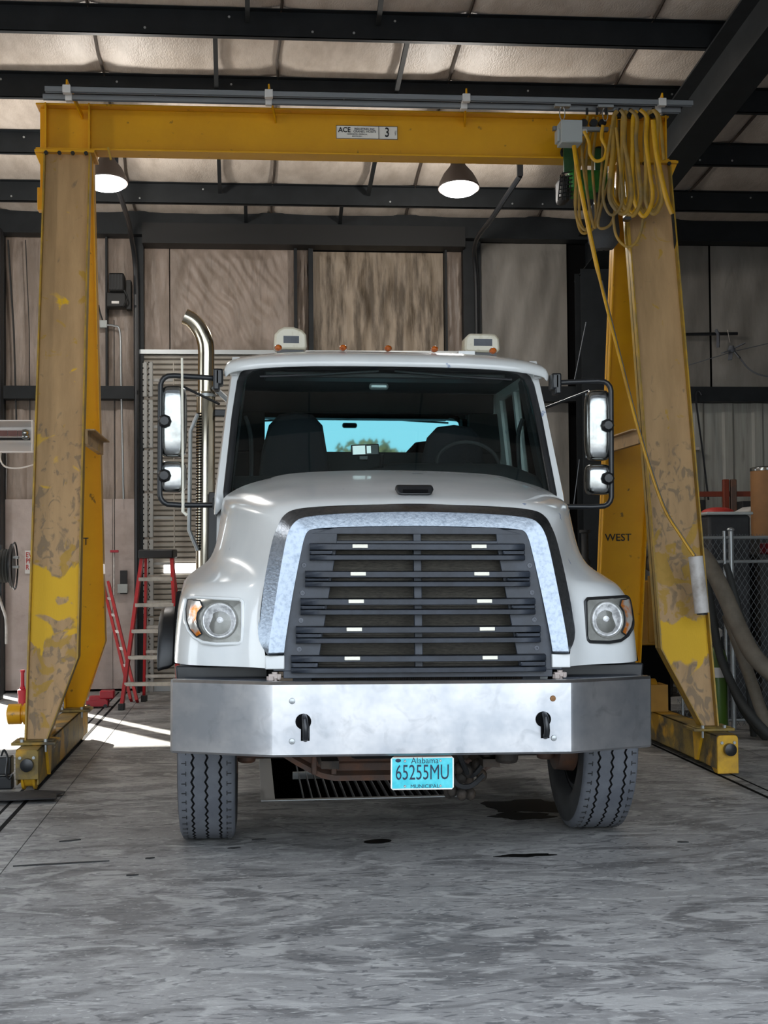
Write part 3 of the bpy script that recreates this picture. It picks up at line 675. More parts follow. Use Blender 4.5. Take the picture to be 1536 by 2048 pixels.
# --- bumper (folded channel)
def sheet_path(poly, z0, z1, th=.008, lip=.05):
    """vertical folded plate along poly (x,y) with top and bottom lips returning backwards"""
    rows = []
    for (x, y) in poly:
        rows.append([(x, y+lip, z0), (x, y+.008, z0), (x, y, z0+.008), (x, y, z1-.01), (x, y+.01, z1), (x, y+lip, z1)])
    return MB().grid(rows)
bp_ = [(-1.212, .32), (-1.215, .22), (-1.205, .195)]+[(-1.205+(.45)*k/6, .195-.185*k/6) for k in range(1, 6)]+[(-.738, .004), (-.725, 0)]+[(-.725+1.45*k/12, 0) for k in range(1, 13)]+[(.738, .004)]+[(.742+.423*k/6, .006+.19*k/6) for k in range(1, 6)]+[(1.175, .2), (1.185, .225), (1.182, .32)]
bum = tp('bumper', 'bumperchrome', sheet_path(bp_, .598, .945), solid=.006, ang=16)
for x, z, mt in ((-.632, .86, 'galv'), (-.632, .668, 'galv'), (.636, .862, 'cardboard'), (.64, .67, 'galv')):
    tp('bumper_bolt', mt, MB().lathe([(.015, 0), (.013, -.006), (.001, -.009)], (x, -.006, z-.0), 'y', 14), bum)
for x in (-.578, .588):
    tp('hook_hole', 'voidblack', MB().lathe([(.038, 0), (.038, -.002)], (x, -.0075, .762), 'y', 24).prism([(x-.012, .67), (x+.03, .67), (x+.03, .75), (x-.012, .75)], 'y', -.0085, -.007), bum, smooth=False)
    th_ = tp('tow_hook', 'blackm', MB().tube([(x+.0, .04, .785), (x+.004, -.012, .785), (x+.006, -.04, .77), (x+.008, -.05, .74), (x+.01, -.05, .715), (x+.01, -.04, .69), (x+.01, -.012, .68), (x+.01, .02, .69)], .0145, 12))
# --- licence plate
lp = tp('licence_plate', 'platewhite', MB().prism([(x, z) for x, z in [(-.154+.01, .424), (.154-.01, .424), (.154, .434), (.154, .573), (.144, .583), (-.144, .583), (-.154, .573), (-.154, .434)]], 'y', .028, .031), bevel=.001)
tp('plate_field', 'plateblue', MB().box(-.147, .147, .0265, .0278, .431, .576), lp, smooth=False)
tt = MB(); yy = .0262
tt.text('Alabama', .04, tm(.012, yy, .5635), ext=.0006, sx=.98); tt.text('65255MU', .104, tm(.0, yy, .505), ext=.0009, sx=.64); tt.text('MUNICIPAL', .025, tm(.012, yy, .4405), ext=.0006, sx=1.1)
tt.ell((-.118, yy, .566), .014, .001, .009); tp('lettering', 'plateink', tt, lp, smooth=False)
for x in (-.085, .088):
    for z in (.563, .442): tp('screw', 'galv', MB().lathe([(.007, 0), (.005, -.004)], (x, yy, z), 'y', 8), lp)
tp('plate_bracket', 'axle', MB().box(-.14, .14, .02, .2, .583, .59).box(-.14, .14, .034, .04, .43, .59), smooth=False)
# --- grille
def gy(z): return .16+(z-1.0)*.125
g0 = thing('grille', None, None); g0.parent = t; del_ = [g0.pop(k) for k in ('label', 'category') if k in g0]
def gp(n, mt, mb, **k): return tp(n, mt, mb, g0, **k)
def hw_at(z, a=.675, b=.545): return a+(b-a)*(z-1.0)/.68
# side panels + bottom/top frame pieces as one moulding
m = MB()
def lean(x, y, z): return (x, gy(z)+y, z)
for s in (-1, 1):
    ploy = [(s*.72, .99), (s*.61, 1.62), (s*.56, 1.69), (s*.40, 1.69), (s*.405, 1.60), (s*.505, .99)]
    m.prism(ploy if s > 0 else ploy[::-1], 'y', .0, .02, fn=lean)
m.prism([(-.54, 1.665), (.54, 1.665), (.40, 1.70), (0, 1.707), (-.40, 1.70)], 'y', -.001, .019, fn=lean)
m.prism([(-.44, 1.605), (.44, 1.605), (.44, 1.632), (-.44, 1.632)], 'y', .001, .021, fn=lean)
m.prism([(-.02, .99), (.02, .99), (.02, 1.70), (-.02, 1.70)], 'y', .004, .03, fn=lean)
m.prism([(-.67, .955), (.67, .955), (.67, .992), (-.67, .992)], 'y', .002, .03, fn=lean)
gp('grille_frame', 'grille', m, bevel=.003)
zs = [(1.617, 1.535), (1.480, 1.403), (1.345, 1.265), (1.208, 1.126), (1.067, .982)]
for i, (zt, zb) in enumerate(zs):
    f = i/4; W = .54+.092*f; S_ = .428+.075*f; up_t = .034; lo_t = .029
    m = MB(); zm0, zm1 = zb+lo_t, zt-up_t
    def bowed(x, y, z, W=W): return (x, gy(z)+y-.018*(1-(x/W)**2), z-.006*(x/W)**2*0)
    n = 12
    def strip(z0, z1, d0, W=W, xa=None, xb=None):
        rows = []
        a = -W if xa is None else xa; b = W if xb is None else xb
        for k in range(n+1):
            x = a+(b-a)*k/n
            rows.append([bowed(x, .0, z0), bowed(x, -d0, z0+.004), bowed(x, -d0-.004, z1-.006), bowed(x, .0, z1)])
        m.grid(rows)
    strip(zm1, zt+.002, .035); strip(zb-.002, zm0, .03)
    strip(zm0-.003, zm1+.003, .026, xa=-W, xb=-S_); strip(zm0-.003, zm1+.003, .026, xa=S_, xb=W)
    b_ = gp('grille_bar', 'grille', m, solid=.004, ang=30)
    xo = .298+.043*f
    for s in (-1, 1):
        x = s*xo+.006
        tp('bar_clip', 'clip', MB().prism([(x-.038, zt-.022), (x+.038, zt-.022), (x+.038, zt-.004), (x-.038, zt-.004)], 'y', -.046, -.03, fn=bowed), g0, bevel=.002)
for s in (-1, 1):
    for zz in (1.508, 1.372, 1.237, 1.096):
        xx = s*(.568+.02*(1.508-zz)*3)
        gp('rivet', 'rubber', MB().lathe([(.014, 0), (.012, -.004), (.005, -.005), (.004, -.001), (.001, -.001)], (xx, gy(zz)-.0, zz), 'y', 14))
rd = MB().box(-.60, .60, .30, .34, .90, 1.70)
tp('radiator', 'radiator', rd, smooth=False)
fm = MB()
for k in range(48): fm.box(-.5, .5, .292, .30, 1.0+k*.0144, 1.0+k*.0144+.006)
tp('radiator_fins', 'radiator', fm, smooth=False, kind='stuff')
fm = MB()
for k in range(95): fm.box(-.52+k*.011, -.52+k*.011+.004, .24, .25, .88, .985)
fm.box(-.53, .53, .25, .255, .88, .985); tp('cooler_fins', 'greasy', fm, smooth=False, kind='stuff')
tp('cooler_frame', 'grille', MB().box(-.60, .60, .22, .30, .985, 1.0).box(-.62, -.53, .22, .30, .85, .99).box(.53, .62, .22, .30, .85, .99), smooth=False)
# --- chrome grille surround
SP = [((.668, .15, 1.07), (.745, .12, 1.07), (.752, .15, 1.075)), ((.655, .165, 1.17), (.735, .135, 1.17), (.795, .2, 1.175)), ((.62, .205, 1.38), (.70, .175, 1.40), (.765, .25, 1.42)),
      ((.58, .235, 1.58), (.665, .21, 1.6), (.727, .29, 1.62)), ((.565, .245, 1.64), (.645, .225, 1.675), (.700, .30, 1.70)), ((.548, .25, 1.672), (.615, .235, 1.722), (.665, .31, 1.76)),
      ((.515, .252, 1.684), (.565, .24, 1.748), (.60, .32, 1.792)), ((.40, .26, 1.692), (.42, .25, 1.765), (.43, .335, 1.81)), ((.2, .265, 1.697), (.2, .255, 1.775), (.2, .345, 1.819)), ((0, .265, 1.70), (0, .255, 1.778), (0, .35, 1.823))]
full = [[(-p[0], p[1], p[2]) for p in q] for q in SP]+[[p for p in q] for q in SP[-2::-1]]
rows = [[(a[0], a[1]+.07, a[2]), a, (a[0]*.985+b[0]*.015, a[1]-.008, a[2]*.9+b[2]*.1), (a[0]*.06+b[0]*.94, b[1]+.001, a[2]*.06+b[2]*.94), b, (b[0]*.9+c[0]*.1, b[1]*.9+c[1]*.1+.0, b[2]*.9+c[2]*.1), c, (c[0], c[1]+.02, c[2])] for a, b, c in full]
def sp2(p): return smoothpath(p, 4)
cols = list(zip(*rows)); cols = [sp2(c) for c in cols]; rows = list(zip(*cols))
sur = tp('grille_surround', 'surround', MB().grid(rows), solid=.005, ang=28)
# --- hood: shell lofted from the surround outward and back to the windscreen
V = [
 [(.755, .155, 1.005), (.79, .19, 1.005), (.87, .27, 1.005), (1.03, .33, 1.005), (1.165, .42, 1.005), (1.232, .60, 1.005), (1.24, .8, 1.005), (1.242, 1.12, 1.005)],
 [(.757, .16, 1.08), (.79, .19, 1.08), (.87, .28, 1.08), (1.03, .33, 1.08), (1.162, .42, 1.08), (1.226, .60, 1.08), (1.237, .8, 1.08), (1.238, 1.1, 1.08)],
 [(.793, .2, 1.2), (.81, .23, 1.2), (.87, .29, 1.2), (1.03, .335, 1.2), (1.155, .43, 1.2), (1.217, .62, 1.2), (1.228, .83, 1.2), (1.232, 1.1, 1.2)],
 [(.78, .225, 1.32), (.80, .26, 1.32), (.865, .30, 1.33), (1.02, .35, 1.34), (1.14, .46, 1.34), (1.203, .66, 1.33), (1.216, .88, 1.34), (1.222, 1.12, 1.34)],
 [(.765, .25, 1.42), (.79, .285, 1.42), (.86, .36, 1.415), (1.0, .47, 1.415), (1.10, .59, 1.41), (1.165, .75, 1.40), (1.185, .93, 1.41), (1.2, 1.16, 1.42)],
 [(.745, .27, 1.50), (.77, .31, 1.50), (.865, .50, 1.475), (.98, .62, 1.46), (1.06, .75, 1.455), (1.115, .88, 1.45), (1.135, 1.0, 1.46), (1.15, 1.2, 1.48)],
 [(.728, .285, 1.58), (.75, .33, 1.58), (.86, .58, 1.56), (.93, .73, 1.54), (.985, .88, 1.53), (1.02, 1.0, 1.52), (1.03, 1.1, 1.52), (1.045, 1.25, 1.53)],
 [(.71, .295, 1.65), (.735, .34, 1.66), (.835, .56, 1.68), (.90, .74, 1.69), (.95, .9, 1.695), (.985, 1.05, 1.70), (1.0, 1.18, 1.70), (1.01, 1.35, 1.71)],
 [(.692, .305, 1.72), (.715, .35, 1.735), (.78, .46, 1.775), (.84, .64, 1.805), (.90, .82, 1.83), (.945, 1.0, 1.85), (.975, 1.2, 1.87), (.995, 1.4, 1.89)],
 [(.64, .315, 1.775), (.66, .36, 1.80), (.71, .44, 1.825), (.75, .62, 1.86), (.795, .8, 1.89), (.835, 1.0, 1.915), (.865, 1.2, 1.94), (.895, 1.42, 1.965)],
 [(.55, .325, 1.80), (.565, .365, 1.825), (.60, .43, 1.845), (.63, .62, 1.885), (.66, .8, 1.92), (.68, 1.0, 1.95), (.70, 1.2, 1.985), (.72, 1.45, 2.01)],
 [(.43, .33, 1.81), (.44, .37, 1.835), (.47, .43, 1.855), (.50, .62, 1.895), (.53, .8, 1.93), (.56, 1.0, 1.97), (.59, 1.2, 2.005), (.64, 1.47, 2.04)],
 [(.2, .342, 1.818), (.2, .38, 1.843), (.21, .44, 1.862), (.22, .62, 1.903), (.24, .8, 1.943), (.27, 1.0, 1.983), (.30, 1.2, 2.02), (.34, 1.5, 2.06)],
 [(0, .347, 1.821), (0, .385, 1.846), (0, .44, 1.866), (0, .62, 1.907), (0, .8, 1.947), (0, 1.0, 1.987), (0, 1.2, 2.025), (0, 1.5, 2.066)]]
rows = [[(-p[0], p[1], p[2]) for p in r] for r in V]+[r for r in V[-2::-1]]
hood = tp('hood', 'white_paint', MB().grid(rows), sub=2, ang=180)
hm = hood.data; ca_ = hm.attributes.new('crease_edge', 'FLOAT', 'EDGE'); NV, NR = len(V), len(rows)
for e in hm.edges:
    a_, b_ = e.vertices; ra, rb = a_//8, b_//8
    if ra == rb:
        w = min(ra, NR-1-ra); ca_.data[e.index].value = {0: 1, 4: .55, 10: .75, 8: .45}.get(w, 0)
    elif (a_ % 8) == (b_ % 8) and (a_ % 8) == 0: ca_.data[e.index].value = 1
def facey(x, z):
    x = abs(x); best = None
    for i in range(len(V)-1):
        za, zb = V[i][2][2], V[i+1][2][2]
        if za <= z <= zb or (i == 0 and z < za):
            f = max(0, min(1, (z-za)/(zb-za)))
            for k in range(7):
                xa = V[i][k][0]*(1-f)+V[i+1][k][0]*f; xb = V[i][k+1][0]*(1-f)+V[i+1][k+1][0]*f
                if xa <= x <= xb:
                    u = (x-xa)/(xb-xa+1e-9)
                    return (V[i][k][1]*(1-f)+V[i+1][k][1]*f)*(1-u)+(V[i][k+1][1]*(1-f)+V[i+1][k+1][1]*f)*u
    return .65
# hood ornament / latch scoop on the nose
tp('hood_handle', 'black', MB().prism([(-.085, .0), (.085, .0), (.10, .03), (.095, .055), (-.095, .055), (-.10, .03)], 'y', .0, .05, fn=lambda x, y, z: (x-.015+.03, .45+y+z*.8, 1.872+z)), bevel=.012)
tp('hood_handle_recess', 'voidblack', MB().box(-.05, .08, .445, .46, 1.885, 1.9), smooth=False)
for s in (-1, 1):
    # lower corner trim, hood latch pins
    tp('hood_corner', 'white_paint', MB().box(min(s*.665, s*.76), max(s*.665, s*.76), .145, .22, 1.0, 1.068), bevel=.006)
    tp('hood_pin', 'plywood', MB().lathe([(.014, -.08), (.014, 0)], (s*.712, .18, .985), 'z', 12).box(s*.712-.03, s*.712+.03, .16, .2, .955, .975).lathe([(.02, 0), (.02, .02)], (s*.712-.02, .165, .945), 'z', 6).lathe([(.01, 0), (.01, .02)], (s*.712+.02, .165, .95), 'z', 6))
# --- headlamps
def lamp_asm(s):
    L = thing('headlamp', None, None); L.parent = t
    def off(x, y, z): return (s*x, facey(x, z)+y, z)
    outl = [(.872, 1.15), (.872, 1.325), (.885, 1.338), (1.0, 1.342), (1.13, 1.345), (1.158, 1.335), (1.168, 1.28), (1.163, 1.23), (1.145, 1.18), (1.115, 1.145), (1.07, 1.122), (1.0, 1.115), (.89, 1.12), (.876, 1.13)]
    def dens(pl, n=4):
        o = []
        for i in range(len(pl)):
            a, b = pl[i], pl[(i+1) % len(pl)]
            for k in range(n): o.append((a[0]+(b[0]-a[0])*k/n, a[1]+(b[1]-a[1])*k/n))
        return o
    def patch(pl, y0, c=None, rings=3, y1=None):
        pl = dens(pl); c = c or (sum(p[0] for p in pl)/len(pl), sum(p[1] for p in pl)/len(pl)); m = MB(); rr = []
        for j in range(rings+1):
            f = 1-j/rings*.98
            rr.append([off(c[0]+(p[0]-c[0])*f, y0, c[1]+(p[1]-c[1])*f) for p in pl])
        return m.grid(rr, True)
    m = patch(outl, -.010, (1.0, 1.235)); tp('housing', 'lensbezel', m, L, ang=180)
    m = MB().tube([off(x, -.008, z) for x, z in dens(outl, 3)], .009, 8, closed=True); tp('bezel', 'white_paint' if s < 0 else 'black', m, L)
    # round main lamp
    yc = facey(.985, 1.232)-.012; Rz = Matrix.Translation((s*.985, yc, 1.232)) @ Matrix.Rotation(R(s*17), 4, 'Z')
    def rot(m): m.v = [tuple(Rz @ Vector(v)) for v in m.v]; return m
    m = rot(MB().lathe([(.088, .03), (.089, -.006), (.083, -.016), (.078, -.010), (.06, .002), (.035, .012), (.02, .014), (.018, .002), (.001, -.002)], (0, 0, 0), 'y', 40, cap=False)); rfl = tp('reflector', 'lens', m, L)
    m = rot(MB().lathe([(.078, -.012), (.055, -.024), (.03, -.031), (.001, -.034)], (0, 0, 0), 'y', 36, cap=False)); tp('lens', 'clear', m, L)
    m = rot(MB().lathe([(.088, -.008), (.0935, -.012), (.0935, .02)], (0, 0, 0), 'y', 40, cap=False)); tp('lamp_ring', 'lensbezel', m, L)
    # turn signal crescent
    cres = [(1.085, 1.33), (1.15, 1.332), (1.158, 1.28), (1.152, 1.23), (1.135, 1.185), (1.1, 1.148), (1.075, 1.165), (1.095, 1.2), (1.102, 1.24), (1.097, 1.27), (1.072, 1.30)]
    tp('turn_signal_rim', 'black', MB().tube([off(x, -.018, z) for x, z in dens(cres, 2)], .004, 6, closed=True), L)
    m = patch(cres, -.02, (1.122, 1.25)); tp('turn_signal', 'signal', m, L, ang=180)
M['signal'] = mat('ribbed_turn_signal', 'b9b4ac', .1, metal=.5, c2='cf7726', scale=10, lo=.46, hi=.58)
lamp_asm(-1); lamp_asm(1)
# dark lower valances, wheel housings and fender extensions
for s in (-1, 1):
    tp('valance', 'black', MB().prism([(s*.74, .90), (s*1.20, .90), (s*1.21, 1.0), (s*.74, 1.0)], 'y', .42, .46), bevel=.01)
    tp('bumper_step', 'grille', MB().box(min(s*.72, s*1.16), max(s*.72, s*1.16), .24, .40, .93, .945), bevel=.004)
    pts = [(1.05, .93), (1.07, 1.08), (1.14, 1.20), (1.27, 1.265), (1.5, 1.28), (1.68, 1.2), (1.75, .95)]
    rows = [[(s*x, y, z) for x in (1.23, 1.33)]+[(s*1.345, y, z-.03)] for y, z in pts]
    tp('fender_flare', 'black', MB().grid(rows), solid=.012, sub=1)
    rows = [[(s*x, y, z) for x in (.62, 1.235)] for y, z in [(.62, 1.0), (.75, 1.22), (1.0, 1.36), (1.3, 1.36), (1.6, 1.2), (1.75, .9)]]
    tp('wheel_arch', 'voidblack', MB().grid(rows), solid=.01)
# --- wheels
def tyre(name, loc, w, R0, fine=True, par=None):
    wl = thing(name, None, None); wl.parent = t; wl.location = loc
    N = 256 if fine else 40
    hw = w/2; gx = [-.072, 0, .072] if fine else []
    rows = []; mats = []
    for k in range(N):
        a = 2*math.pi*k/N; zig = (.0085 if k % 4 < 2 else -.0085) if fine else 0
        zig = (-.006, 0, .006, 0)[k % 4] if fine else 0
        prof = [(-hw+.06, R0-.21), (-hw+.01, R0-.17), (-hw, R0-.1), (-hw+.008, R0-.035), (-hw+.022, R0-.006)]
        for gxx in gx:
            g2 = gxx+zig; gwid = .0048
            prof += [(g2-gwid-.001, R0), (g2-gwid, R0-.016), (g2+gwid, R0-.016), (g2+gwid+.001, R0)]
        prof += [(hw-.022, R0-.006), (hw-.008, R0-.035), (hw, R0-.1), (hw-.01, R0-.17), (hw-.06, R0-.21)]
        rows.append([(x, r*math.sin(a), r*math.cos(a)) for x, r in prof])
    m = MB(); n = len(rows[0]); m.add([p for r in rows for p in r], [])
    gi = set()
    for q in range(len(gx)): b = 5+4*q; gi |= {b, b+1, b+2}
    for k in range(N):
        for i in range(n-1):
            j = (k+1) % N; m.f.append((k*n+i, k*n+i+1, j*n+i+1, j*n+i)); m.m.append(2 if i in gi else (1 if (i < 3 or i > n-5) else 0))
    tp('tyre', ['rubber', 'rubberdark', 'groove'], m, wl, ang=60)
    m = MB().lathe([(R0-.2, -hw+.065), (R0-.24, -hw+.06), (R0-.26, -hw+.12), (R0-.26, hw-.1), (R0-.235, hw-.065), (R0-.2, hw-.06)], (0, 0, 0), 'x', 36, cap=False); tp('rim', 'blackm', m, wl)
    m = MB().lathe([(.001, -.06), (.1, -.06), (.14, -.02), (.2, -.02), (.26, .0), (.26, .02), (.001, .02)], (0, 0, 0), 'x', 32); tp('wheel_disc', 'blackm' if loc[0] > 0 else 'axle', m, wl)
    if fine:
        q = MB()
        for k in range(10):
            a = k*math.pi/5; q.lathe([(.015, 0), (.015, -.03 if loc[0] < 0 else .03)], (-.02 if loc[0] < 0 else .02, .15*math.sin(a), .15*math.cos(a)), 'x', 6)
        tp('lug_nuts', 'axle', q, wl, kind='stuff')
        # shoulder slots
        q = MB()
        for k in range(60):
            a = 2*math.pi*k/60
            for s in (-1, 1):
                mt_ = Matrix.Rotation(-a, 4, 'X'); q.box(s*.118-.012, s*.118+.012, -.002, .002, R0-.004, R0+.0006, mt_)
                q.box(s*.107-.002, s*.107+.002, -.012, .012, R0-.004, R0+.0006, mt_)
        tp('tread_sipes', 'rubberdark', q, wl, kind='stuff', smooth=False)
tyre('front_wheel', (-1.058, 1.2, .53), .315, .54)
tyre('front_wheel', (1.105, 1.2, .556), .315, .54)
for x in (-1.12, -.80, .80, 1.12):
    for y in (5.3, 6.6): tyre('rear_wheel', (x, y, .53), .27, .53, fine=False)
# --- axle, steering and underbody
ax = []
for k in range(25):
    x = -.86+1.72*k/24; u = abs(x)
    z = .30+.0 if u < .38 else .30+.2*min(1, ((u-.38)/.36))**1.3
    ax.append([(x, 1.14, z+.14), (x, 1.26, z+.14), (x, 1.27, z+.11), (x, 1.22, z+.09), (x, 1.22, z+.05), (x, 1.27, z+.03), (x, 1.27, z), (x, 1.13, z), (x, 1.13, z+.03), (x, 1.18, z+.05), (x, 1.18, z+.09), (x, 1.13, z+.11)])
tp('front_axle', 'axle', MB().grid(ax, True), ang=30)
for s in (-1, 1):
    tp('steering_knuckle', 'axle', MB().box(min(s*.74, s*.92), max(s*.74, s*.92), 1.08, 1.3, .44, .60).lathe([(.05, -.12), (.05, .14)], (s*.85, 1.2, .52), 'z', 16), bevel=.015)
    tp('brake_drum', 'axle', MB().lathe([(.05, -.0), (.2, .0), (.21, s*.1), (.05, s*.1)], (s*.90, 1.2, .54), 'x', 28))
    tp('leaf_spring', 'greasy', MB().box(s*.42-.045, s*.42+.045, .5, 2.0, .46, .50).box(s*.42-.045, s*.42+.045, .8, 1.7, .44, .46), smooth=False)
    tp('spring_clamp', 'axle', MB().box(s*.42-.07, s*.42-.04, 1.1, 1.14, .34, .56).box(s*.42+.04, s*.42+.07, 1.1, 1.14, .34, .56).box(s*.42-.07, s*.42+.07, 1.1, 1.3, .50, .58), bevel=.006)
    tp('frame_rail', 'greasy', MB().box(s*.43-.04, s*.43+.04, .35, 7.4, .66, .93), smooth=False)
    tp('mirror_bracket', 'blackm', MB().box(min(s*1.02, s*1.06), max(s*1.02, s*1.06), 1.68, 1.80, 2.55, 2.68), bevel=.01)
tp('tie_rod', 'greasy', MB().tube([(-.85, 1.38, .42), (.85, 1.38, .42)], .025, 10))
tp('drag_link', 'greasy', MB().tube([(.48, .55, .58), (.72, 1.0, .56), (.8, 1.15, .56)], .022, 8))
tp('steering_gear', 'greasy', MB().box(.38, .56, .3, .6, .56, .75).lathe([(.06, -.08), (.06, .08)], (.5, .5, .56), 'z', 12), bevel=.02)
tp('oil_pan', 'black', MB().box(-.30, .12, .75, 1.9, .47, .75), bevel=.03)
tp('engine_block', 'greasy', MB().box(-.38, .38, .5, 1.9, .62, 1.5), bevel=.03)
tp('transmission', 'greasy', MB().box(-.25, .25, 1.9, 3.2, .45, .9), bevel=.05)
m = MB()
for k in range(26): m.ell((.30+random.uniform(-.1, .12), .62+random.uniform(-.06, .1), .36+random.uniform(-.07, .22)), .03, .03, .035, 6, 5)
tp('hose_bundle', 'greasy', m, kind='stuff', ang=60)
for pts in ([(.2, .4, .65), (.26, .5, .5), (.33, .6, .4), (.42, .6, .5), (.5, .55, .62)], [(.18, .5, .62), (.22, .5, .4), (.3, .5, .36), (.38, .5, .42)]):
    tp('brake_hose', 'rubberdark', MB().tube(smoothpath(pts, 5), .014, 8))
tp('fuel_tank', 'galv', MB().prism([(2.3, .5), (3.4, .5), (3.45, .55), (3.45, 1.05), (3.4, 1.1), (2.3, 1.1), (2.25, 1.05), (2.25, .55)], 'x', .7, 1.15), bevel=.03)
tp('battery_box', 'black', MB().box(-1.15, -.65, 2.3, 2.9, .55, 1.0), bevel=.02)
tp('cab_step', 'grime', MB().box(-1.18, -.9, 2.0, 3.2, .5, .56).box(.9, 1.18, 2.0, 2.25, .5, .56), bevel=.01)

# --- cab
def cabx(z): return 1.045-(z-1.9)*.11 if z > 1.9 else 1.045
cyf = lambda z: 1.52+(z-1.9)*.43
WS = [(.985, 1.86), (.99, 1.93), (.945, 2.40), (.915, 2.62), (.895, 2.675), (.85, 2.71), (.75, 2.725), (0, 2.735)]
OUT = [(1.045, 1.80), (1.043, 1.93), (.992, 2.40), (.965, 2.62), (.955, 2.70), (.93, 2.76), (.80, 2.78), (0, 2.79)]
def both(L): return [(-x, z) for x, z in L]+[(x, z) for x, z in L[-2::-1]]
wsb, oub = both(WS), both(OUT)
rows = [[(a[0], cyf(a[1]), a[1]), (a[0], cyf(a[1])-.004, a[1]), (b[0]*.99, cyf(b[1])-.002, b[1]), (b[0], cyf(b[1])+.03, b[1]), (b[0], max(cyf(b[1])+.25, 1.95), b[1])] for a, b in zip(wsb, oub)]
tp('windscreen_frame', 'white_paint', MB().grid(rows), solid=.01, ang=40)
rows = [[(a[0]*1.004, cyf(a[1])-.006, a[1]+.003), (a[0]*1.0, cyf(a[1])-.012, a[1]), (a[0]*.965, cyf(a[1])-.004, a[1]-.018*(1 if a[1] > 2.6 else 0)), (a[0]*.955, cyf(a[1])+.02, a[1]-.022*(1 if a[1] > 2.6 else 0))] for a in wsb]
tp('windscreen_seal', 'black', MB().grid(rows), solid=.006, ang=60)
# glass: slightly bowed
rows = []
for k in range(9):
    z = 1.86+(.87)*k/8; hwid = .97-(z-1.93)*.085
    if z > 2.66: hwid -= (z-2.66)*1.0
    rows.append([(hwid*u/8, cyf(z)+.006-.035*(1-(u/8)**2), z) for u in range(-8, 9)])
tp('windscreen', 'glass', MB().grid(rows), ang=180)
# body sides with door window openings (built from strips), back wall, roof
for s in (-1, 1):
    def sd(x, y, z): return (s*(cabx(z)+x), y, z)
    m = MB()
    for poly in ([(1.75, 1.0), (3.3, 1.0), (3.3, 2.02), (1.75, 2.02)], [(3.05, 2.02), (3.3, 2.02), (3.3, 2.78), (3.05, 2.78)], [(1.8, 2.66), (3.05, 2.66), (3.05, 2.78), (1.9, 2.78)], [(1.65, 2.02), (1.80, 2.02), (2.05, 2.66), (1.95, 2.72)], [(2.52, 2.02), (2.58, 2.02), (2.58, 2.66), (2.52, 2.66)]):
        m.prism(poly, 'x', -.045, 0, fn=lambda x, y, z: sd(x, y, z))
    tp('cab_side', 'white_paint', m, smooth=False)
    tp('side_window', 'glass', MB().prism([(1.8, 2.02), (3.05, 2.02), (3.05, 2.66), (2.05, 2.66)], 'x', -.025, -.02, fn=lambda x, y, z: sd(x, y, z)), smooth=False)
    tp('pillar_trim', 'dark', MB().prism([(1.60, 1.9), (1.80, 2.0), (2.06, 2.66), (1.93, 2.68)], 'x', -.10, -.05, fn=lambda x, y, z: sd(x, y, z)), smooth=False)
    tp('door_trim', 'dark', MB().prism([(1.75, 1.0), (3.25, 1.0), (3.25, 2.0), (1.75, 2.0)], 'x', -.08, -.05, fn=lambda x, y, z: sd(x, y, z)), smooth=False)
    tp('grab_handle', 'black', MB().tube(smoothpath([(s*.84, 1.85, 2.0), (s*.83, 1.84, 2.06), (s*.835, 1.93, 2.3), (s*.87, 1.95, 2.42)], 4), .014, 8))
m = MB(); y0, y1 = 3.26, 3.3
for a in ((-1.0, 1.0, 1.0, 2.29), (-.96, .96, 2.59, 2.78), (-1.0, -.745, 2.29, 2.59), (.735, 1.0, 2.29, 2.59)): m.box(a[0], a[1], y0, y1, a[2], a[3])
tp('cab_back', 'white_paint', m, smooth=False)
m = MB(); y0, y1 = 3.2, 3.255
for a in ((-.95, .95, 1.2, 2.30), (-.9, .9, 2.58, 2.74), (-.95, -.735, 2.30, 2.58), (.725, .95, 2.30, 2.58)): m.box(a[0], a[1], y0, y1, a[2], a[3])
tp('back_trim', 'dark', m, bevel=.006)
tp('rear_window', 'mirrorglass', MB().box(-.74, .73, 3.256, 3.262, 2.295, 2.585), smooth=False)
tp('headliner', 'dark', MB().box(-.93, .93, 1.95, 3.2, 2.72, 2.735), smooth=False)
tp('cab_floor', 'dark', MB().box(-.98, .98, 1.3, 3.25, 1.0, 1.05).box(-.98, .98, 1.35, 1.4, 1.0, 1.85), smooth=False)
# dashboard
rows = []
for k in range(21):
    x = -.95+1.9*k/20
    top = 2.055 if x < -.25 else (2.055+.085*min(1, (x+.25)/.25) if x < 0 else (2.14 if x < .75 else 2.14-.08*(x-.75)/.2))
    rows.append([(x, 1.62, 1.95), (x, 1.70, top-.05), (x, 1.82, top), (x, 2.0, top-.01), (x, 2.08, top-.12), (x, 2.08, 1.5)])
tp('dashboard', 'dark', MB().grid(rows), solid=.01, sub=1, ang=180)
# seats, wheel
def seat(cx, y, hw, zt, headrest):
    s_ = thing('seat', None, None); s_.parent = t
    out = [(-.30, 1.6), (-.27, 2.0), (-.24, 2.25), (-.19, 2.43), (-.12, 2.50), (0, 2.515), (.12, 2.50), (.19, 2.43), (.22, 2.25), (.27, 2.0), (.30, 1.6)]
    out = [(x*hw/.27, z+(zt-2.515)) for x, z in out]
    rows = []
    for d, f in ((0, .86), (-.04, .97), (-.07, 1), (-.12, .97), (-.15, .84)):
        rows.append([(cx+x*f, y+d+.15+(z-2)*.12, 1.6+(z-1.6)*(1 if f > .9 else .975)) for x, z in out])
    c1 = [(cx, y+(.15+(z-2)*.12), z) for x, z in out]
    tp('backrest', 'cloth', MB().grid([c1]+rows+[[(cx, y+.0+(z-2)*.12, z) for x, z in out]]), s_, ang=70)
    tp('cushion', 'cloth', MB().box(cx-.25, cx+.25, y-.45, y+.05, 1.5, 1.64), s_, bevel=.04)
    tp('pedestal', 'black', MB().box(cx-.18, cx+.18, y-.38, y, 1.05, 1.5), s_, bevel=.02)
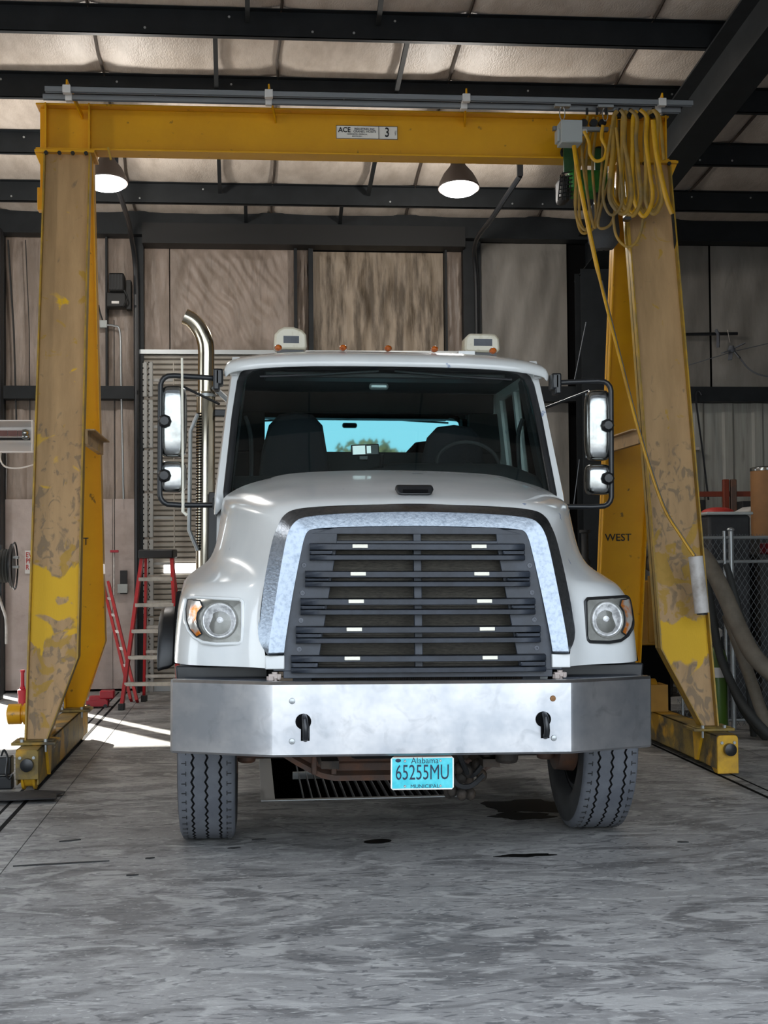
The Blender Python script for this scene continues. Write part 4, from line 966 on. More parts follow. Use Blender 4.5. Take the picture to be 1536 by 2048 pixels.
seat(-.535, 2.5, .255, 2.515, 0); seat(.525, 2.5, .255, 2.44, 0)
ring = [(.55+.2*math.cos(a), 2.13+.10*math.sin(a)+0, 2.145+.15*math.sin(a)) for a in [k*math.pi/16 for k in range(32)]]
swl = tp('steering_wheel', 'rubberdark', MB().tube(ring, .013, 8, closed=True))
tp('spokes', 'black', MB().box(.37, .73, 2.12, 2.14, 2.13, 2.15).tube([(.55, 2.13, 2.145), (.55, 2.0, 1.98)], .03, 8), swl, bevel=.004)
tp('overhead_light', 'galv', MB().box(-.10, .02, 1.93, 1.98, 2.595, 2.635), bevel=.015)
tp('overhead_console', 'black', MB().box(-.75, .75, 1.9, 2.1, 2.66, 2.70), bevel=.01)
for s in (-1, 1): tp('wiper', 'blackm', MB().tube([(s*.05, 1.852, 2.70), (s*.45, 1.84, 2.67), (s*.78, 1.835, 2.655)], .008, 6))
# dash tablet showing a bright screen, and small box beside it
M['screen'] = mat('lit_tablet_screen', 'dfe6e6', .3, emit='dfeaea', es=.3)
TR = Matrix.Rotation(R(-3), 4, 'Y')
tb = tp('tablet', 'black', MB().box(-.115, .055, 1.70, 1.716, 2.17, 2.238, TR), bevel=.006)
tp('tablet_screen', 'screen', MB().box(-.105, -.03, 1.694, 1.6995, 2.178, 2.230, TR).box(-.02, .005, 1.694, 1.6995, 2.182, 2.226, TR), tb, smooth=False)
tp('tablet_mount', 'black', MB().box(-.18, -.125, 1.72, 1.78, 2.14, 2.20).tube([(-.04, 1.72, 2.18), (-.04, 1.80, 2.05)], .015, 8), bevel=.004)
# roof with visor lip and marker lamps
rows = []
RX = [-1.0, -.985, -.94, -.8, -.5, 0, .5, .8, .94, .985, 1.0]
for (y, zc, drop, k) in ((1.66, 2.70, .045, .985), (1.655, 2.735, .05, 1.0), (1.67, 2.765, .05, 1.0), (1.74, 2.80, .055, .99), (1.95, 2.84, .06, .975), (2.4, 2.875, .07, .965), (3.0, 2.87, .08, .96), (3.28, 2.83, .08, .955), (3.32, 2.74, .06, .95)):
    rows.append([(x*k, y+.10*abs(x)**4, zc-drop*abs(x)**5-(.03 if abs(x) == 1.0 else 0)) for x in RX])
tp('roof', 'white_paint', MB().grid(rows), sub=1, solid=.012, ang=180)
for px in (555, 685, 775, 868, 985):
    q = P(px, 697, 8.62); x = q.x-.82-.022
    tp('marker_lamp', 'amber', MB().ell((x, 1.80, 2.832-.02*abs(x)**3), .024, .045, .02, 14, 8))
# mirrors
for s in (-1, 1):
    mr = thing('side_mirror', None, None); mr.parent = t
    xo = 1.372
    pts = [(s*1.03, 1.74, 2.625), (s*1.1, 1.72, 2.628), (s*1.29, 1.70, 2.635)]+[(s*(1.31+.062*math.sin(a)), 1.70, 2.573+.062*math.cos(a)) for a in (.3, .7, 1.1, 1.5)]+[(s*xo, 1.70, 2.4), (s*xo, 1.70, 2.0)]+[(s*(1.31+.062*math.cos(a)), 1.70, 1.925-.062*math.sin(a)) for a in (.1, .5, .9, 1.3)]+[(s*1.25, 1.70, 1.86), (s*1.02, 1.72, 1.862)]
    tp('mirror_arm', 'blackm', MB().tube(pts, .0165, 10), mr)
    tp('arm_mount', 'blackm', MB().box(min(s*.98, s*1.06), max(s*.98, s*1.06), 1.68, 1.78, 1.83, 1.91), mr, bevel=.012)
    tp('arm_mount', 'blackm', MB().box(min(s*1.0, s*1.05), max(s*1.0, s*1.05), 1.68, 1.8, 2.58, 2.68), mr, bevel=.012)
    xi = s*1.30
    def shell(z0, z1, w=.085, d=.07):
        rows = []; zc = (z0+z1)/2; hz = (z1-z0)/2
        for k in range(11):
            a = -math.pi/2*.98+math.pi*.98*k/10
            zz = zc+hz*(abs(math.sin(a))**.55)*(1 if math.sin(a) >= 0 else -1); f = math.cos(a)**.35
            rows.append([(xi+w*f*math.copysign(abs(math.cos(b))**.55, math.cos(b)), 1.70+.06-d*f*abs(math.sin(b))**.6*1.0, zz) for b in [math.pi*q/12 for q in range(13)]])
        return MB().grid(rows)
    tp('mirror_shell', 'chrome', shell(2.145, 2.585), mr, solid=.004, ang=60)
    tp('mirror_shell', 'chrome', shell(1.935, 2.125), mr, solid=.004, ang=60)
    tp('mirror_glass', 'galv', MB().box(xi-.075, xi+.075, 1.757, 1.762, 2.165, 2.565).box(xi-.075, xi+.075, 1.757, 1.762, 1.95, 2.11), mr, bevel=.01)
    for z in (2.36, 2.035): tp('mirror_knob', 'black', MB().lathe([(.042, .01), (.04, -.02), (.026, -.035), (.001, -.036)], (s*1.345, 1.69, z), 'y', 8), mr)
    tp('brace_rod', 'blackm', MB().tube([(s*1.03, 2.0, 2.5), (s*1.25, 1.76, 2.58)], .009, 6), mr)
tp('antenna', 'clip', MB().tube([(-1.245, 1.69, 2.74), (-1.235, 1.69, 1.93)], .0075, 6).tube([(-1.235, 1.69, 1.93), (-1.235, 1.69, 1.82), (-1.21, 1.69, 1.80)], .01, 6))
for pa, pb in (((1163, 640), (1140, 760)), ((1152, 915), (1141, 1010))):
    a, b = P(*pa, 8.6), P(*pb, 8.6)
    tp('antenna_whip', 'blackm', MB().tube([(a.x-.82, 1.76, a.z), (b.x-.82, 1.76, b.z)], .003, 5))
# beacons on the roof
for s, x0, x1, z0, z1, ap in ((-1, -.69, -.482, 2.865, 2.99, .018), (1, .527, .755, 2.865, 2.985, 0)):
    w = x1-x0
    bc = tp('beacon', 'beacon', MB().prism([(x0+.01, z0), (x1-.01, z0), (x1, z0+.02), (x1-.004, z1-.03), (x1-.03, z1), ((x0+x1)/2+.02, z1+ap), ((x0+x1)/2-.04, z1+ap), (x0+.03, z1), (x0+.004, z1-.03), (x0, z0+.02)], 'y', 2.12, 2.28), bevel=.014)
    tp('beacon_label', 'rubber', MB().box(x0+.06, x1-.05, 2.117, 2.12, z0+.04, z0+.085), bc, smooth=False)
    tp('beacon_base', 'blackm', MB().box(x0+.02, x1-.02, 2.14, 2.26, 2.84, 2.865), bc, smooth=False)
tp('beacon_mount', 'white_paint', MB().box(.485, .59, 2.1, 2.3, 2.845, 2.868), smooth=False)
# exhaust stack
es = thing('exhaust_stack', None, None); es.parent = t
X, Y = -1.152, 3.3
tp('stack_pipe', 'steel', MB().tube(smoothpath([(X, Y, .9), (X, Y, 2.0), (X, Y, 2.85), (X, Y, 3.02), (X-.012, Y, 3.10), (X-.05, Y, 3.18), (X-.10, Y-.005, 3.235), (X-.155, Y-.01, 3.262)], 6), .058, 24), es)
tp('heat_shield', 'steel', MB().lathe([(.064, 0), (.066, .005), (.066, 1.72), (.064, 1.725)], (X, Y, 1.0), 'z', 32, cap=False), es)
m = MB()
for k in range(66):
    z = 1.30+k*.0195
    if 1.46 < z < 1.60: continue
    for a0 in (203, 234):
        m.bar((X+.0675*math.cos(R(a0-12)), Y+.0675*math.sin(R(a0-12)), z), (X+.0675*math.cos(R(a0+12)), Y+.0675*math.sin(R(a0+12)), z), .003, .0085)
tp('shield_slots', 'voidblack', m, es, kind='stuff', smooth=False)
tp('clamp', 'galv', MB().lathe([(.069, 0), (.069, .02)], (X, Y, 2.69), 'z', 28).tube([(X+.05, Y-.05, 2.76), (X+.16, Y-.03, 2.66)], .02, 8), es)
tp('grab_rail', 'galv', MB().tube([(X-.055, Y-.06, 2.56), (X-.105, Y-.08, 2.44), (X-.11, Y-.08, 1.74), (X-.05, Y-.06, 1.60)], .015, 10), es)
for z in (2.55, 1.5): tp('stack_bracket', 'blackm', MB().box(X+.06, -.9, Y-.03, Y+.03, z, z+.05), es, bevel=.006)
tp('stack_guard', 'blackm', MB().box(-1.12, -1.04, Y-.3, Y+.1, 1.2, 2.0), es, bevel=.006)

# ------------------------------------------------------------------ ladders (left background)
def stepladder(loc, lab):
    s = thing('step_ladder', lab, 'ladder', loc)
    H, sp, wt, wb = 1.62, .32, .30, .62
    wt2, wb2 = .155, .30
    for sx in (-1, 1):
        a = (sx*wt2, -.03, H); b = (sx*wb2, -.40, .03)
        MB().bar(a, b, .034, .07, up=(0, 1, 0)).build('front_rail', 'red', s, smooth=False)
        MB().box(b[0]-.03, b[0]+.03, b[1]-.04, b[1]+.04, 0, .07).build('rubber_foot', 'black', s, bevel=.006)
        a = (sx*(wt2-.02), .05, H-.02); b = (sx*(wb2-.05), .45, .03)
        MB().bar(a, b, .028, .045, up=(0, 1, 0)).build('rear_rail', 'red', s, smooth=False)
        MB().box(b[0]-.03, b[0]+.03, b[1]-.04, b[1]+.04, 0, .07).build('rubber_foot', 'black', s, bevel=.006)
    for k in range(1, 6):
        f = k/6; z = H*(1-f); w = wt2+(wb2-wt2)*f; y = -.03-.37*f
        MB().box(-w, w, y-.045, y+.045, z-.028, z+.01).build('step', 'alu', s, bevel=.002)
        y = .05+.4*f; w = w-.03
        MB().box(-w, w, y-.012, y+.012, z-.005, z+.03).build('rear_brace', 'alu', s, bevel=.002)
    MB().box(-wt2-.03, wt2+.03, -.12, .13, H-.06, H+.035).build('top_cap', 'black', s, bevel=.015)
    return s
s1 = stepladder((-.975, 15.25, 0), 'open red step ladder with black cap and aluminium steps in front of the slatted door')
s1.rotation_euler = (0, 0, R(-8))
s2 = thing('folded_ladder', 'folded red ladder leaning against the wall behind the left gantry leg', 'ladder', tuple(P(255, 1380, 15.8)))
a, b = P(206, 1165, 16.6), P(262, 1385, 15.7); b.z = .02
d = Vector((.09, -.05, 0))
for dd in (Vector((0, 0, 0)), Vector((.075, -.12, 0))):
    MB().bar(a+dd, b+dd, .03, .07, up=(0, 1, 0)).build('rail', 'red', s2, world=True, smooth=False)
for k in range(1, 7):
    q = a+(b-a)*k/7; MB().bar(q+Vector((.0, 0, 0)), q+Vector((.075, -.12, 0)), .03, .03).build('step', 'alu', s2, world=True, smooth=False)
# perforated strips on the door edge: extension ladder seen edge-on
ps = thing('extension_ladder', 'upright silver extension ladder of notched rails standing at the left edge of the slatted door', 'ladder', tuple(P(296, 1380, 16.5)))
ps.location.z = 0
for px in (290.5, 302):
    q = P(px, 900, 16.5).x
    for z0, z1 in ((3.83, 3.42), (3.39, 2.83), (2.81, 2.33), (2.31, 1.80), (1.78, .9), (.88, .03)):
        MB().box(q-.026, q+.026, 16.48, 16.5, z1, z0).build('rail_section', 'ladgrey', ps, world=True, bevel=.012)
    m = MB()
    for k in range(56):
        z = .1+k*.0675; m.box(q-.026, q-.014, 16.475, 16.48, z, z+.015)
    m.build('rail_notches', 'voidblack', ps, world=True, smooth=False, kind='stuff')
for z in (3.62, 3.08, 2.56, 2.03, 1.5, 1.0, .5):
    MB().box(P(292, 0, 16.5).x, P(345, 0, 16.5).x, 16.51, 16.54, z-.015, z+.015).build('rung', 'ladgrey', ps, world=True, smooth=False)
MB().box(P(343, 0, 16.5).x, P(345, 0, 16.5).x, 16.50, 16.55, .03, 3.83).build('far_rail', 'slat', ps, world=True, smooth=False)
# ------------------------------------------------------------------ wall fittings, left
do = thing('door_operator', 'black electric door operator mounted high on the wall right of the left leg', 'motor', (P(232, 578, 16.8).x, 16.8, P(0, 578, 16.8).z))
def L(px0, py0, px1, py1, Y0, Y1, Yr=None):
    a, b = P(px0, py0, Yr or Y0), P(px1, py1, Yr or Y0); return (a.x, b.x, Y0, Y1, b.z, a.z)
MB().box(*L(217, 545, 248, 582, 16.6, 16.85)).build('motor_housing', 'ink', do, world=True, bevel=.02)
MB().box(*L(212, 583, 252, 614, 16.7, 16.9)).build('gearbox', 'ink', do, world=True, bevel=.015)
MB().box(*L(252, 560, 262, 618, 16.8, 16.95)).build('mount_plate', 'grime', do, world=True, bevel=.004)
MB().box(*L(223, 602, 238, 607, 16.69, 16.7)).build('label', 'white', do, world=True, smooth=False)
m = MB()
for k in range(5): m.box(*L(218+6*k, 548, 220+6*k, 578, 16.59, 16.6))
m.build('cooling_ribs', 'rubberdark', do, world=True, smooth=False)
MB().tube(smoothpath([P(248, 580, 16.58), P(255, 595, 16.6), P(247, 612, 16.68)], 5), .01, 6).build('cable', 'grime', do, world=True)
jb = thing('junction_box', 'small grey junction box with conduit on the wall below the door operator', 'electrical box', (P(205, 647, 16.95).x, 16.95, P(0, 647, 16.95).z))
MB().box(*L(199, 640, 214, 655, 16.9, 16.99)).build('box', 'greybox', jb, world=True, bevel=.006)
MB().tube(smoothpath([P(214, 650, 16.9), P(228, 652, 16.9), P(240, 665, 16.9), P(242, 760, 16.9), P(247, 998, 16.9)], 5), .012, 6).build('conduit', 'galv', jb, world=True)
MB().tube(smoothpath([P(205, 640, 16.9), P(200, 625, 16.9), P(197, 610, 16.9)], 4), .01, 6).build('cable', 'grime', jb, world=True)
MB().tube([P(228, 640, 16.97), P(229, 1100, 16.97)], .005, 5).build('wire', 'grime', jb, world=True)
ws_ = thing('wall_switch', 'red and black wall control with a grey box on the white board', 'switch', (P(246, 1165, 16.98).x, 16.98, P(0, 1165, 16.98).z))
MB().box(*L(240, 1141, 254, 1188, 16.97, 17.015)).build('back_plate', 'rubberdark', ws_, world=True, smooth=False)
MB().box(*L(235, 1168, 255, 1186, 16.93, 16.968)).build('grey_box', 'greybox', ws_, world=True, bevel=.005)
vb = thing('pipe_valve', 'thin wall pipe with a red valve handle on the white board', 'pipe', (P(228, 1105, 16.98).x, 16.98, P(0, 1105, 16.98).z))
MB().tube([P(228, 1105, 16.98), P(228, 1195, 16.98)], .012, 6).build('pipe', 'pvc', vb, world=True)
MB().box(*L(220, 1100, 237, 1105, 16.93, 16.96)).build('handle', 'redpaint', vb, world=True, bevel=.004)
sg = thing('wall_sign', 'small white sign with red letters half hidden by the left gantry leg', 'sign', (P(60, 1125, 17).x, 17.0, P(0, 1125, 17).z))
a, b = P(50, 1101, 17.0), P(84, 1147, 17.0)
MB().box(a.x, b.x, 17.0, 17.015, b.z, a.z).build('board', 'white', sg, world=True, smooth=False)
m = MB()
for k, s_ in enumerate(('EV', 'PR', 'R')): m.text(s_, .085, tm(P(51, 1120, 16.99).x, 16.995, P(55, 1110+k*12.5, 16.99).z), align='LEFT', sx=.8, bold=.01)
m.build('lettering', 'redink', sg, world=True, smooth=False)
for px0, px1, n in ((22, 33, 0), (57, 60, 0)):
    MB().tube([P(px0-6, 480, 16.9), P((px0+px1)/2, 660, 16.9), P(px1, 845, 16.9)], .012 if px0 == 22 else .006, 6).build('cord', 'grime', wall_back)
# infrared heater
hh = thing('infrared_heater', 'white reflector heater with brown element panels at the left edge', 'heater', (P(20, 875, 12.6).x, 12.6, P(0, 905, 12.6).z))
a = P(71, 848, 12.6); b = P(71, 905, 12.6); x0 = P(-60, 875, 12.6).x
MB().prism([(12.6, a.z), (12.66, a.z+.0), (12.66, b.z), (12.6, b.z)], 'x', x0, a.x-.005).build('back_shell', 'heater', hh, world=True, smooth=False)
m = MB()
m.prism([(12.44, a.z+.01), (12.6, a.z-.03), (12.6, a.z), (12.44, a.z+.02)], 'x', x0, a.x); m.prism([(12.44, b.z), (12.6, b.z+.09), (12.6, b.z+.08), (12.44, b.z-.01)], 'x', x0, a.x)
m.prism([(12.44, a.z+.01), (12.6, a.z-.03), (12.6, b.z+.08), (12.44, b.z)], 'x', a.x-.012, a.x)
m.build('reflector', 'heater', hh, world=True, smooth=False)
for k in range(5):
    q0 = P(-42+19.5*k, 0, 12.58).x; q1 = P(-24+19.5*k, 0, 12.58).x
    MB().box(q0, q1, 12.56, 12.58, b.z+.14, a.z-.06).build('element_panel', 'copper', hh, world=True, smooth=False)
MB().tube([(x0, 12.5, b.z+.11), (a.x-.03, 12.5, b.z+.11)], .012, 8).build('tube', 'blackm', hh, world=True)
MB().lathe([(.03, -.03), (.035, 0), (.02, .03)], (P(52, 868, 12.5).x, 12.5, P(52, 866, 12.5).z), 'x', 12).lathe([(.02, -.03), (.03, 0), (.02, .03)], (P(52, 868, 12.5).x, 12.5, P(52, 874, 12.5).z), 'x', 12).build('end_fitting', 'chrome', hh, world=True)
for q in (x0+.1, ): MB().tube([(q, 12.62, a.z), (q, 12.62, roofz(12.62)+.25)], .004, 5).build('hanger_chain', 'grime', hh, world=True)
MB().tube(smoothpath([P(2, 904, 12.6), P(1, 920, 12.5), P(12, 934, 12.5), P(40, 936, 12.5), P(70, 929, 12.5), P(95, 925, 12.6)], 5), .008, 6).build('cable', 'heater', hh, world=True)
# hose reel
hr = thing('hose_reel', 'black hose reel mounted at the left edge above the floor', 'reel', (P(8, 1135, 13).x, 13, P(0, 1135, 13).z))
c = P(2, 1132, 13)
MB().lathe([(.1, -.1), (.2, -.1), (.2, -.09), (.12, -.08), (.12, .08), (.2, .09), (.2, .1), (.1, .1)], tuple(c), 'x', 24).build('drum', 'blackm', hr, world=True)
m = MB()
for k in range(6): m.tube([(c.x-.07+.028*k, c.y+.14*math.cos(a), c.z+.14*math.sin(a)) for a in [j*math.pi/10 for j in range(20)]], .015, 6, closed=True)
m.build('hose', 'hosedark', hr, world=True, kind='stuff')
MB().tube([(c.x+.12, c.y+.17*math.cos(a), c.z+.21*math.sin(a)) for a in [j*math.pi/12 for j in range(24)]], .008, 6, closed=True).build('hoop', 'blackm', hr, world=True)
for dy in (1115, 1134): MB().box(*L(22, dy-3, 37, dy+3, 12.97, 13.03)).build('roller', 'galv', hr, world=True, bevel=.006)
MB().box(*L(-30, 1090, 3, 1200, 13.05, 13.1)).build('bracket', 'blackm', hr, world=True, smooth=False)
MB().tube(smoothpath([P(-5, 1185, 13), P(5, 1215, 13), P(12, 1240, 13), P(13, 1288, 13)], 5), .014, 6).build('hose_end', 'pvc', hr, world=True)
rk = thing('reel_post', 'dark steel post at the left edge of the frame', 'post', (P(0, 900, 16.3).x-.06, 16.3, 0))
MB().box(-.08, .08, -.1, .1, 0, 5.3).build('shaft', 'black_steel', rk, smooth=False)
# floor clutter on the left
jk = thing('bottle_jack', 'red jack standing behind the foot of the left gantry leg', 'jack', (P(45, 1385, 14.6).x, 14.6, 0))
MB().lathe([(.06, 0), (.06, .02), (.045, .03), (.045, .2), (.05, .21), (.05, .25), (.03, .26), (.018, .30), (.018, .42), (.024, .43), (.024, .45)], (0, 0, 0), 'z', 16).build('body', 'redpaint', jk)
MB().box(-.08, .08, -.08, .08, 0, .02).build('base', 'redpaint', jk, bevel=.004)
MB().tube([(.05, -.02, .05), (.13, -.1, .12)], .01, 6).build('handle_socket', 'redpaint', jk)
tb_ = thing('floor_jack', 'low red floor jack lying behind the left end truck', 'jack', (P(203, 1380, 15.2).x, 15.2, 0))
MB().box(-.24, .12, -.16, -.13, .03, .13).box(-.24, .12, .13, .16, .03, .13).build('side_plate', 'redpaint', tb_, bevel=.008)
MB().box(-.2, .1, -.12, .12, .07, .2).build('body', 'redpaint', tb_, bevel=.02)
MB().box(-.02, .22, -.13, .13, .15, .29).build('lifting_arm', 'redpaint', tb_, bevel=.02)
for x in (-.2, .08): MB().lathe([(.035, -.17), (.035, .17)], (x, 0, .035), 'y', 14).build('roller', 'blackm', tb_)
tb_.scale = (.62, .62, .62)
mt_ = thing('rubber_mat', 'crumpled black rubber mat on the floor in front of the left end truck', 'mat', (P(60, 1595, 9.6).x, 9.45, 0))
rows = []
for j in range(9):
    rows.append([(-.52+.74*i/12-.05*j/8+(.06 if j > 5 and i > 10 else 0), -.22+.34*j/8+.05*i/12, .012+.012*math.sin(i*1.3+j)*math.sin(j*.9)+.01) for i in range(13)])
MB().grid(rows).build('mat', 'rag', mt_, solid=.01, sub=1)
cl = thing('hand_winch', 'black clamp with a chain at the left edge beside the end truck', 'winch', (P(8, 1530, 9.9).x, 9.9, 0))
MB().box(*L(-10, 1515, 22, 1550, 9.85, 9.98)).build('body', 'blackm', cl, world=True, bevel=.01)
MB().box(-.1, .06, -.03, .06, 0, .09).build('foot', 'blackm', cl, bevel=.01)
MB().tube(smoothpath([P(2, 1512, 9.85), P(8, 1500, 9.85), P(15, 1515, 9.84), P(12, 1545, 9.8), P(18, 1558, 9.8), P(26, 1548, 9.8)], 4), .008, 6).build('chain', 'blackm', cl, world=True)
# oil
def puddle(px, py, rx, ry, lab, seed, n=28):
    d = Fw + Rt*((px-768)/FOC) - Up*((py-1024)/FOC); t_ = -EYE/d.z; c = (d.x*t_, d.y*t_)
    rnd = random.Random(seed); ph = [rnd.uniform(0, 6.28) for _ in range(4)]
    pts = []
    for k in range(n):
        a = 2*math.pi*k/n; r_ = 1+.12*math.sin(2*a+ph[0])+.14*math.sin(5*a+ph[1])*(seed % 2)+.08*math.sin(9*a+ph[2])*(seed % 2)
        pts.append((rx*r_*math.cos(a), ry*r_*math.sin(a)))
    o = MB().prism(pts, 'z', .0002, .0022).build('oil_puddle', 'oil', smooth=False); o.location = (c[0], c[1], 0)
    tag(o, lab, 'stain')
puddle(755, 1683, .078, .055, 'small round black oil spot in front of the truck', 2)
puddle(1052, 1711, .135, .04, 'long thin black oil streak in front of the right tyre', 3)
puddle(1045, 1632, .19, .11, 'wide black oil puddle beside the inner side of the right tyre', 5)
puddle(1060, 1612, .26, .25, 'broad oil stain behind the wide puddle under the axle', 7)
for i, (px, py, l, a, lb) in enumerate(((140, 1682, .06, .3, 'short dark stick on the floor left of the left tyre'), (123, 1728, .24, .12, 'long thin dark stick on the floor near the left edge'), (300, 1717, .025, .2, 'small dark chip in front of the left tyre'), (518, 1680, .04, .1, 'dark chip right of the left tyre'), (468, 1697, .035, .1, 'dark flake at the foot of the left tyre'), (265, 1751, .03, 0, 'tiny dark chip nearest the camera on the left'), (1366, 1685, .03, -.3, 'small dark chip on the floor at the right'))):
    d = Fw + Rt*((px-768)/FOC) - Up*((py-1024)/FOC); t_ = -EYE/d.z
    o = MB().prism([(-l, -.004), (-.2*l, -.012), (l, .0), (.6*l, .008), (-.5*l, .008)], 'z', 0, .006).build('debris', 'ink', smooth=False)
    o.location = (d.x*t_, d.y*t_, 0); o.rotation_euler = (0, 0, a); tag(o, lb, 'debris')
# ------------------------------------------------------------------ right background
# chain link fence
fe = thing('chain_link_fence', 'chain link fence with galvanised rails behind the right gantry leg', 'fence', (4.6, 12.3, 0))
FY = 12.3; fx0, fx1 = 3.75, 6.4; fz = P(1480, 1075, FY).z
for x in (P(1462, 1100, FY).x, P(1449, 1100, FY).x, 6.2, 3.8):
    MB().tube([(x, FY, 0), (x, FY, fz+.06)], .024 if abs(x-P(1462, 1100, FY).x) < .01 else .014, 10).build('post', 'galv', fe, world=True)
MB().ell((P(1462, 1100, FY).x, FY, fz+.07), .035, .035, .02).build('post_cap', 'galv', fe, world=True)
for z in (fz, P(1480, 1123, FY).z, .08): MB().tube([(fx0, FY, z), (fx1, FY, z)], .014, 8).build('rail', 'galv', fe, world=True)
m = MB(); s_ = .052; H_ = fz+.03
nn = int((fx1-fx0)/s_)+int(H_/s_)+2
for k in range(nn):
    # two families of diagonal wires
    for sg_ in (1, -1):
        x = fx0-H_*.62*(1 if sg_ > 0 else 0)+k*s_*1.0
        a = [x, .03]; b = [x+sg_*H_*.62, H_]
        lo, hi = sorted((a[0], b[0]))
        def clip(p, q):
            p, q = list(p), list(q)
            for r_, t2 in ((p, q), (q, p)):
                for lim, cmp in ((fx0, -1), (fx1, 1)):
                    if (r_[0]-lim)*cmp > 0:
                        if abs(t2[0]-r_[0]) < 1e-6 or (t2[0]-lim)*cmp > 0: return None
                        f = (lim-r_[0])/(t2[0]-r_[0]); r_[1] += (t2[1]-r_[1])*f; r_[0] = lim
            return p, q
        c = clip(a, b)
        if c: m.tube([(c[0][0], FY+.002*sg_, c[0][1]), (c[1][0], FY+.002*sg_, c[1][1])], .0022, 4)
m.build('wire_mesh', 'meshwire', fe, world=True, kind='stuff', smooth=False)
def hose(name, pts, r, mt, lab, n=14):
    t_ = thing(name, lab, 'hose', tuple(P(*pts[0][:2], pts[0][2])))
    MB().tube(smoothpath([P(*p) for p in pts], 7), r, n).build('hose', mt, t_, world=True)
hose('suction_hose', [(1300, 1128, 11.9), (1340, 1108, 11.6), (1400, 1108, 11.4), (1440, 1170, 11.2), (1480, 1260, 11), (1515, 1320, 10.8), (1590, 1385, 10.6)], .068, 'hose', 'thick grey hose curving down at the right edge, uppermost of the hoses')
hose('suction_hose', [(1455, 1230, 11.6), (1480, 1300, 11.5), (1505, 1370, 11.4), (1530, 1440, 11.3), (1570, 1520, 11.2)], .05, 'hose', 'grey hose hanging below the thick one at the right edge')
hose('air_hose', [(1414, 1160, 11.9), (1425, 1230, 11.8), (1440, 1310, 11.7), (1475, 1390, 11.5), (1510, 1440, 11.3), (1570, 1500, 11.1)], .035, 'hosedark', 'dark hose running down beside the green gas bottle')
hose('air_hose', [(1452, 1128, 11.8), (1462, 1160, 11.8), (1478, 1220, 11.8), (1488, 1262, 11.8), (1500, 1400, 11.8), (1510, 1500, 11.8)], .028, 'hosedark', 'thin dark hose hooked over the fence rail')
hose('air_hose', [(1420, 1200, 12.0), (1450, 1330, 11.9), (1480, 1410, 11.8), (1520, 1465, 11.6), (1560, 1500, 11.5)], .03, 'hosedark', 'dark hose lowest in the tangle at the right edge')
gc = thing('gas_bottle', 'green gas bottle with white collar standing behind the right gantry leg', 'gas bottle', (P(1437, 1440, 11.9).x, 11.9, 0))
MB().lathe([(.075, 0), (.08, .01), (.08, .66), (.06, .72), (.03, .76)], (0, 0, 0), 'z', 20).build('body', 'gcyl', gc)
MB().lathe([(.082, .5), (.082, .58), (.081, .585)], (0, 0, 0), 'z', 20, cap=False).build('label_band', 'white', gc)
MB().lathe([(.03, .76), (.03, .84), (.045, .85), (.045, .9), (.02, .92)], (0, 0, 0), 'z', 14).build('valve', 'white', gc)
# shelving rack against the wall
sr = thing('pallet_rack', 'rust-coloured rack with dark shelves against the back right wall', 'rack', (6.2, 16.4, 0))
for z in (2.28, 2.02): MB().box(4.5, 9, 16.0, 16.06, z-.06, z+.0).build('shelf_beam', 'orange', sr, world=True, smooth=False)
MB().box(4.5, 9, 16.05, 16.85, 1.98, 2.0).box(4.5, 9, 16.05, 16.85, .9, .92).build('shelf_board', 'grime', sr, world=True, smooth=False)
for px in (1450, 1465, 1760):
    x = P(px, 1000, 16.0).x; MB().box(x-.035, x+.035, 15.94, 16.0, 0, P(0, 968, 16).z+.02).build('upright', 'orange' if px == 1450 else 'axle', sr, world=True, bevel=.01)
for (a, lb, mt) in (((1385, 1000, 1412, 1022, 16.2, 16.7), 'dark carton on the rack left of the uprights', 'grime'), ((1485, 1002, 1505, 1020, 16.2, 16.6), 'small dark box on the rack right of the uprights', 'rubberdark')):
    o = MB().box(*L(*a)).build('carton', mt, bevel=.01); b_ = o.data
    tag(o, lb, 'box')
# bins and drums standing in front of the rack
gb_ = thing('waste_bin', 'dark grey lidded bin behind the chain link fence', 'bin', (P(1443, 1100, 13.1).x, 13.1, 0))
zt = P(0, 1040, 13.1).z
MB().prism([(-.16, 0), (.20, 0), (.22, zt), (-.19, zt)], 'y', -.2, .2).build('body', 'rubberdark', gb_, bevel=.03)
MB().box(-.21, .24, -.22, .22, zt, zt+.03).build('lid', 'greybox', gb_, bevel=.012)
MB().ell((-.03, 0, zt+.03), .16, .14, .05).build('red_cloth', 'redink', gb_)
wj = thing('water_container', 'rounded white plastic container behind the fence beside the drum', 'container', (P(1500, 1100, 14.7).x, 14.7, 0))
zt = P(0, 1022, 14.7).z
MB().prism([(-.2, 1.2), (.28, 1.2), (.28, zt), (-.02, zt), (-.14, zt-.06), (-.2, zt-.18)], 'y', -.18, .18).build('body', 'white', wj, bevel=.03)
MB().box(.0, .12, -.2, -.18, zt-.22, zt-.14).build('handle', 'black', wj, bevel=.01)
MB().box(-.25, .4, -.3, .3, 0, 1.2).build('stand', 'grime', wj, smooth=False)
wb_ = thing('plastic_tub', 'pale tub beside the dark bin behind the fence', 'tub', (P(1412, 1100, 13.75).x, 13.75, 0))
zt = P(0, 1045, 13.75).z
MB().prism([(-.14, .9), (.1, .9), (.14, zt), (-.16, zt-.04)], 'y', -.12, .12).box(-.14, .1, -.12, .12, 0, .9).build('body', 'greybox', wb_, bevel=.02)
fd = thing('fibre_drum', 'tall brown fibre drum with a steel rim at the right edge', 'drum', (P(1540, 1000, 13.8).x, 13.8, 0))
zt = P(0, 938, 13.6).z; zb = P(0, 1085, 13.6).z
fr_ = P(1540, 1000, 13.6).x-P(1503, 1000, 13.6).x
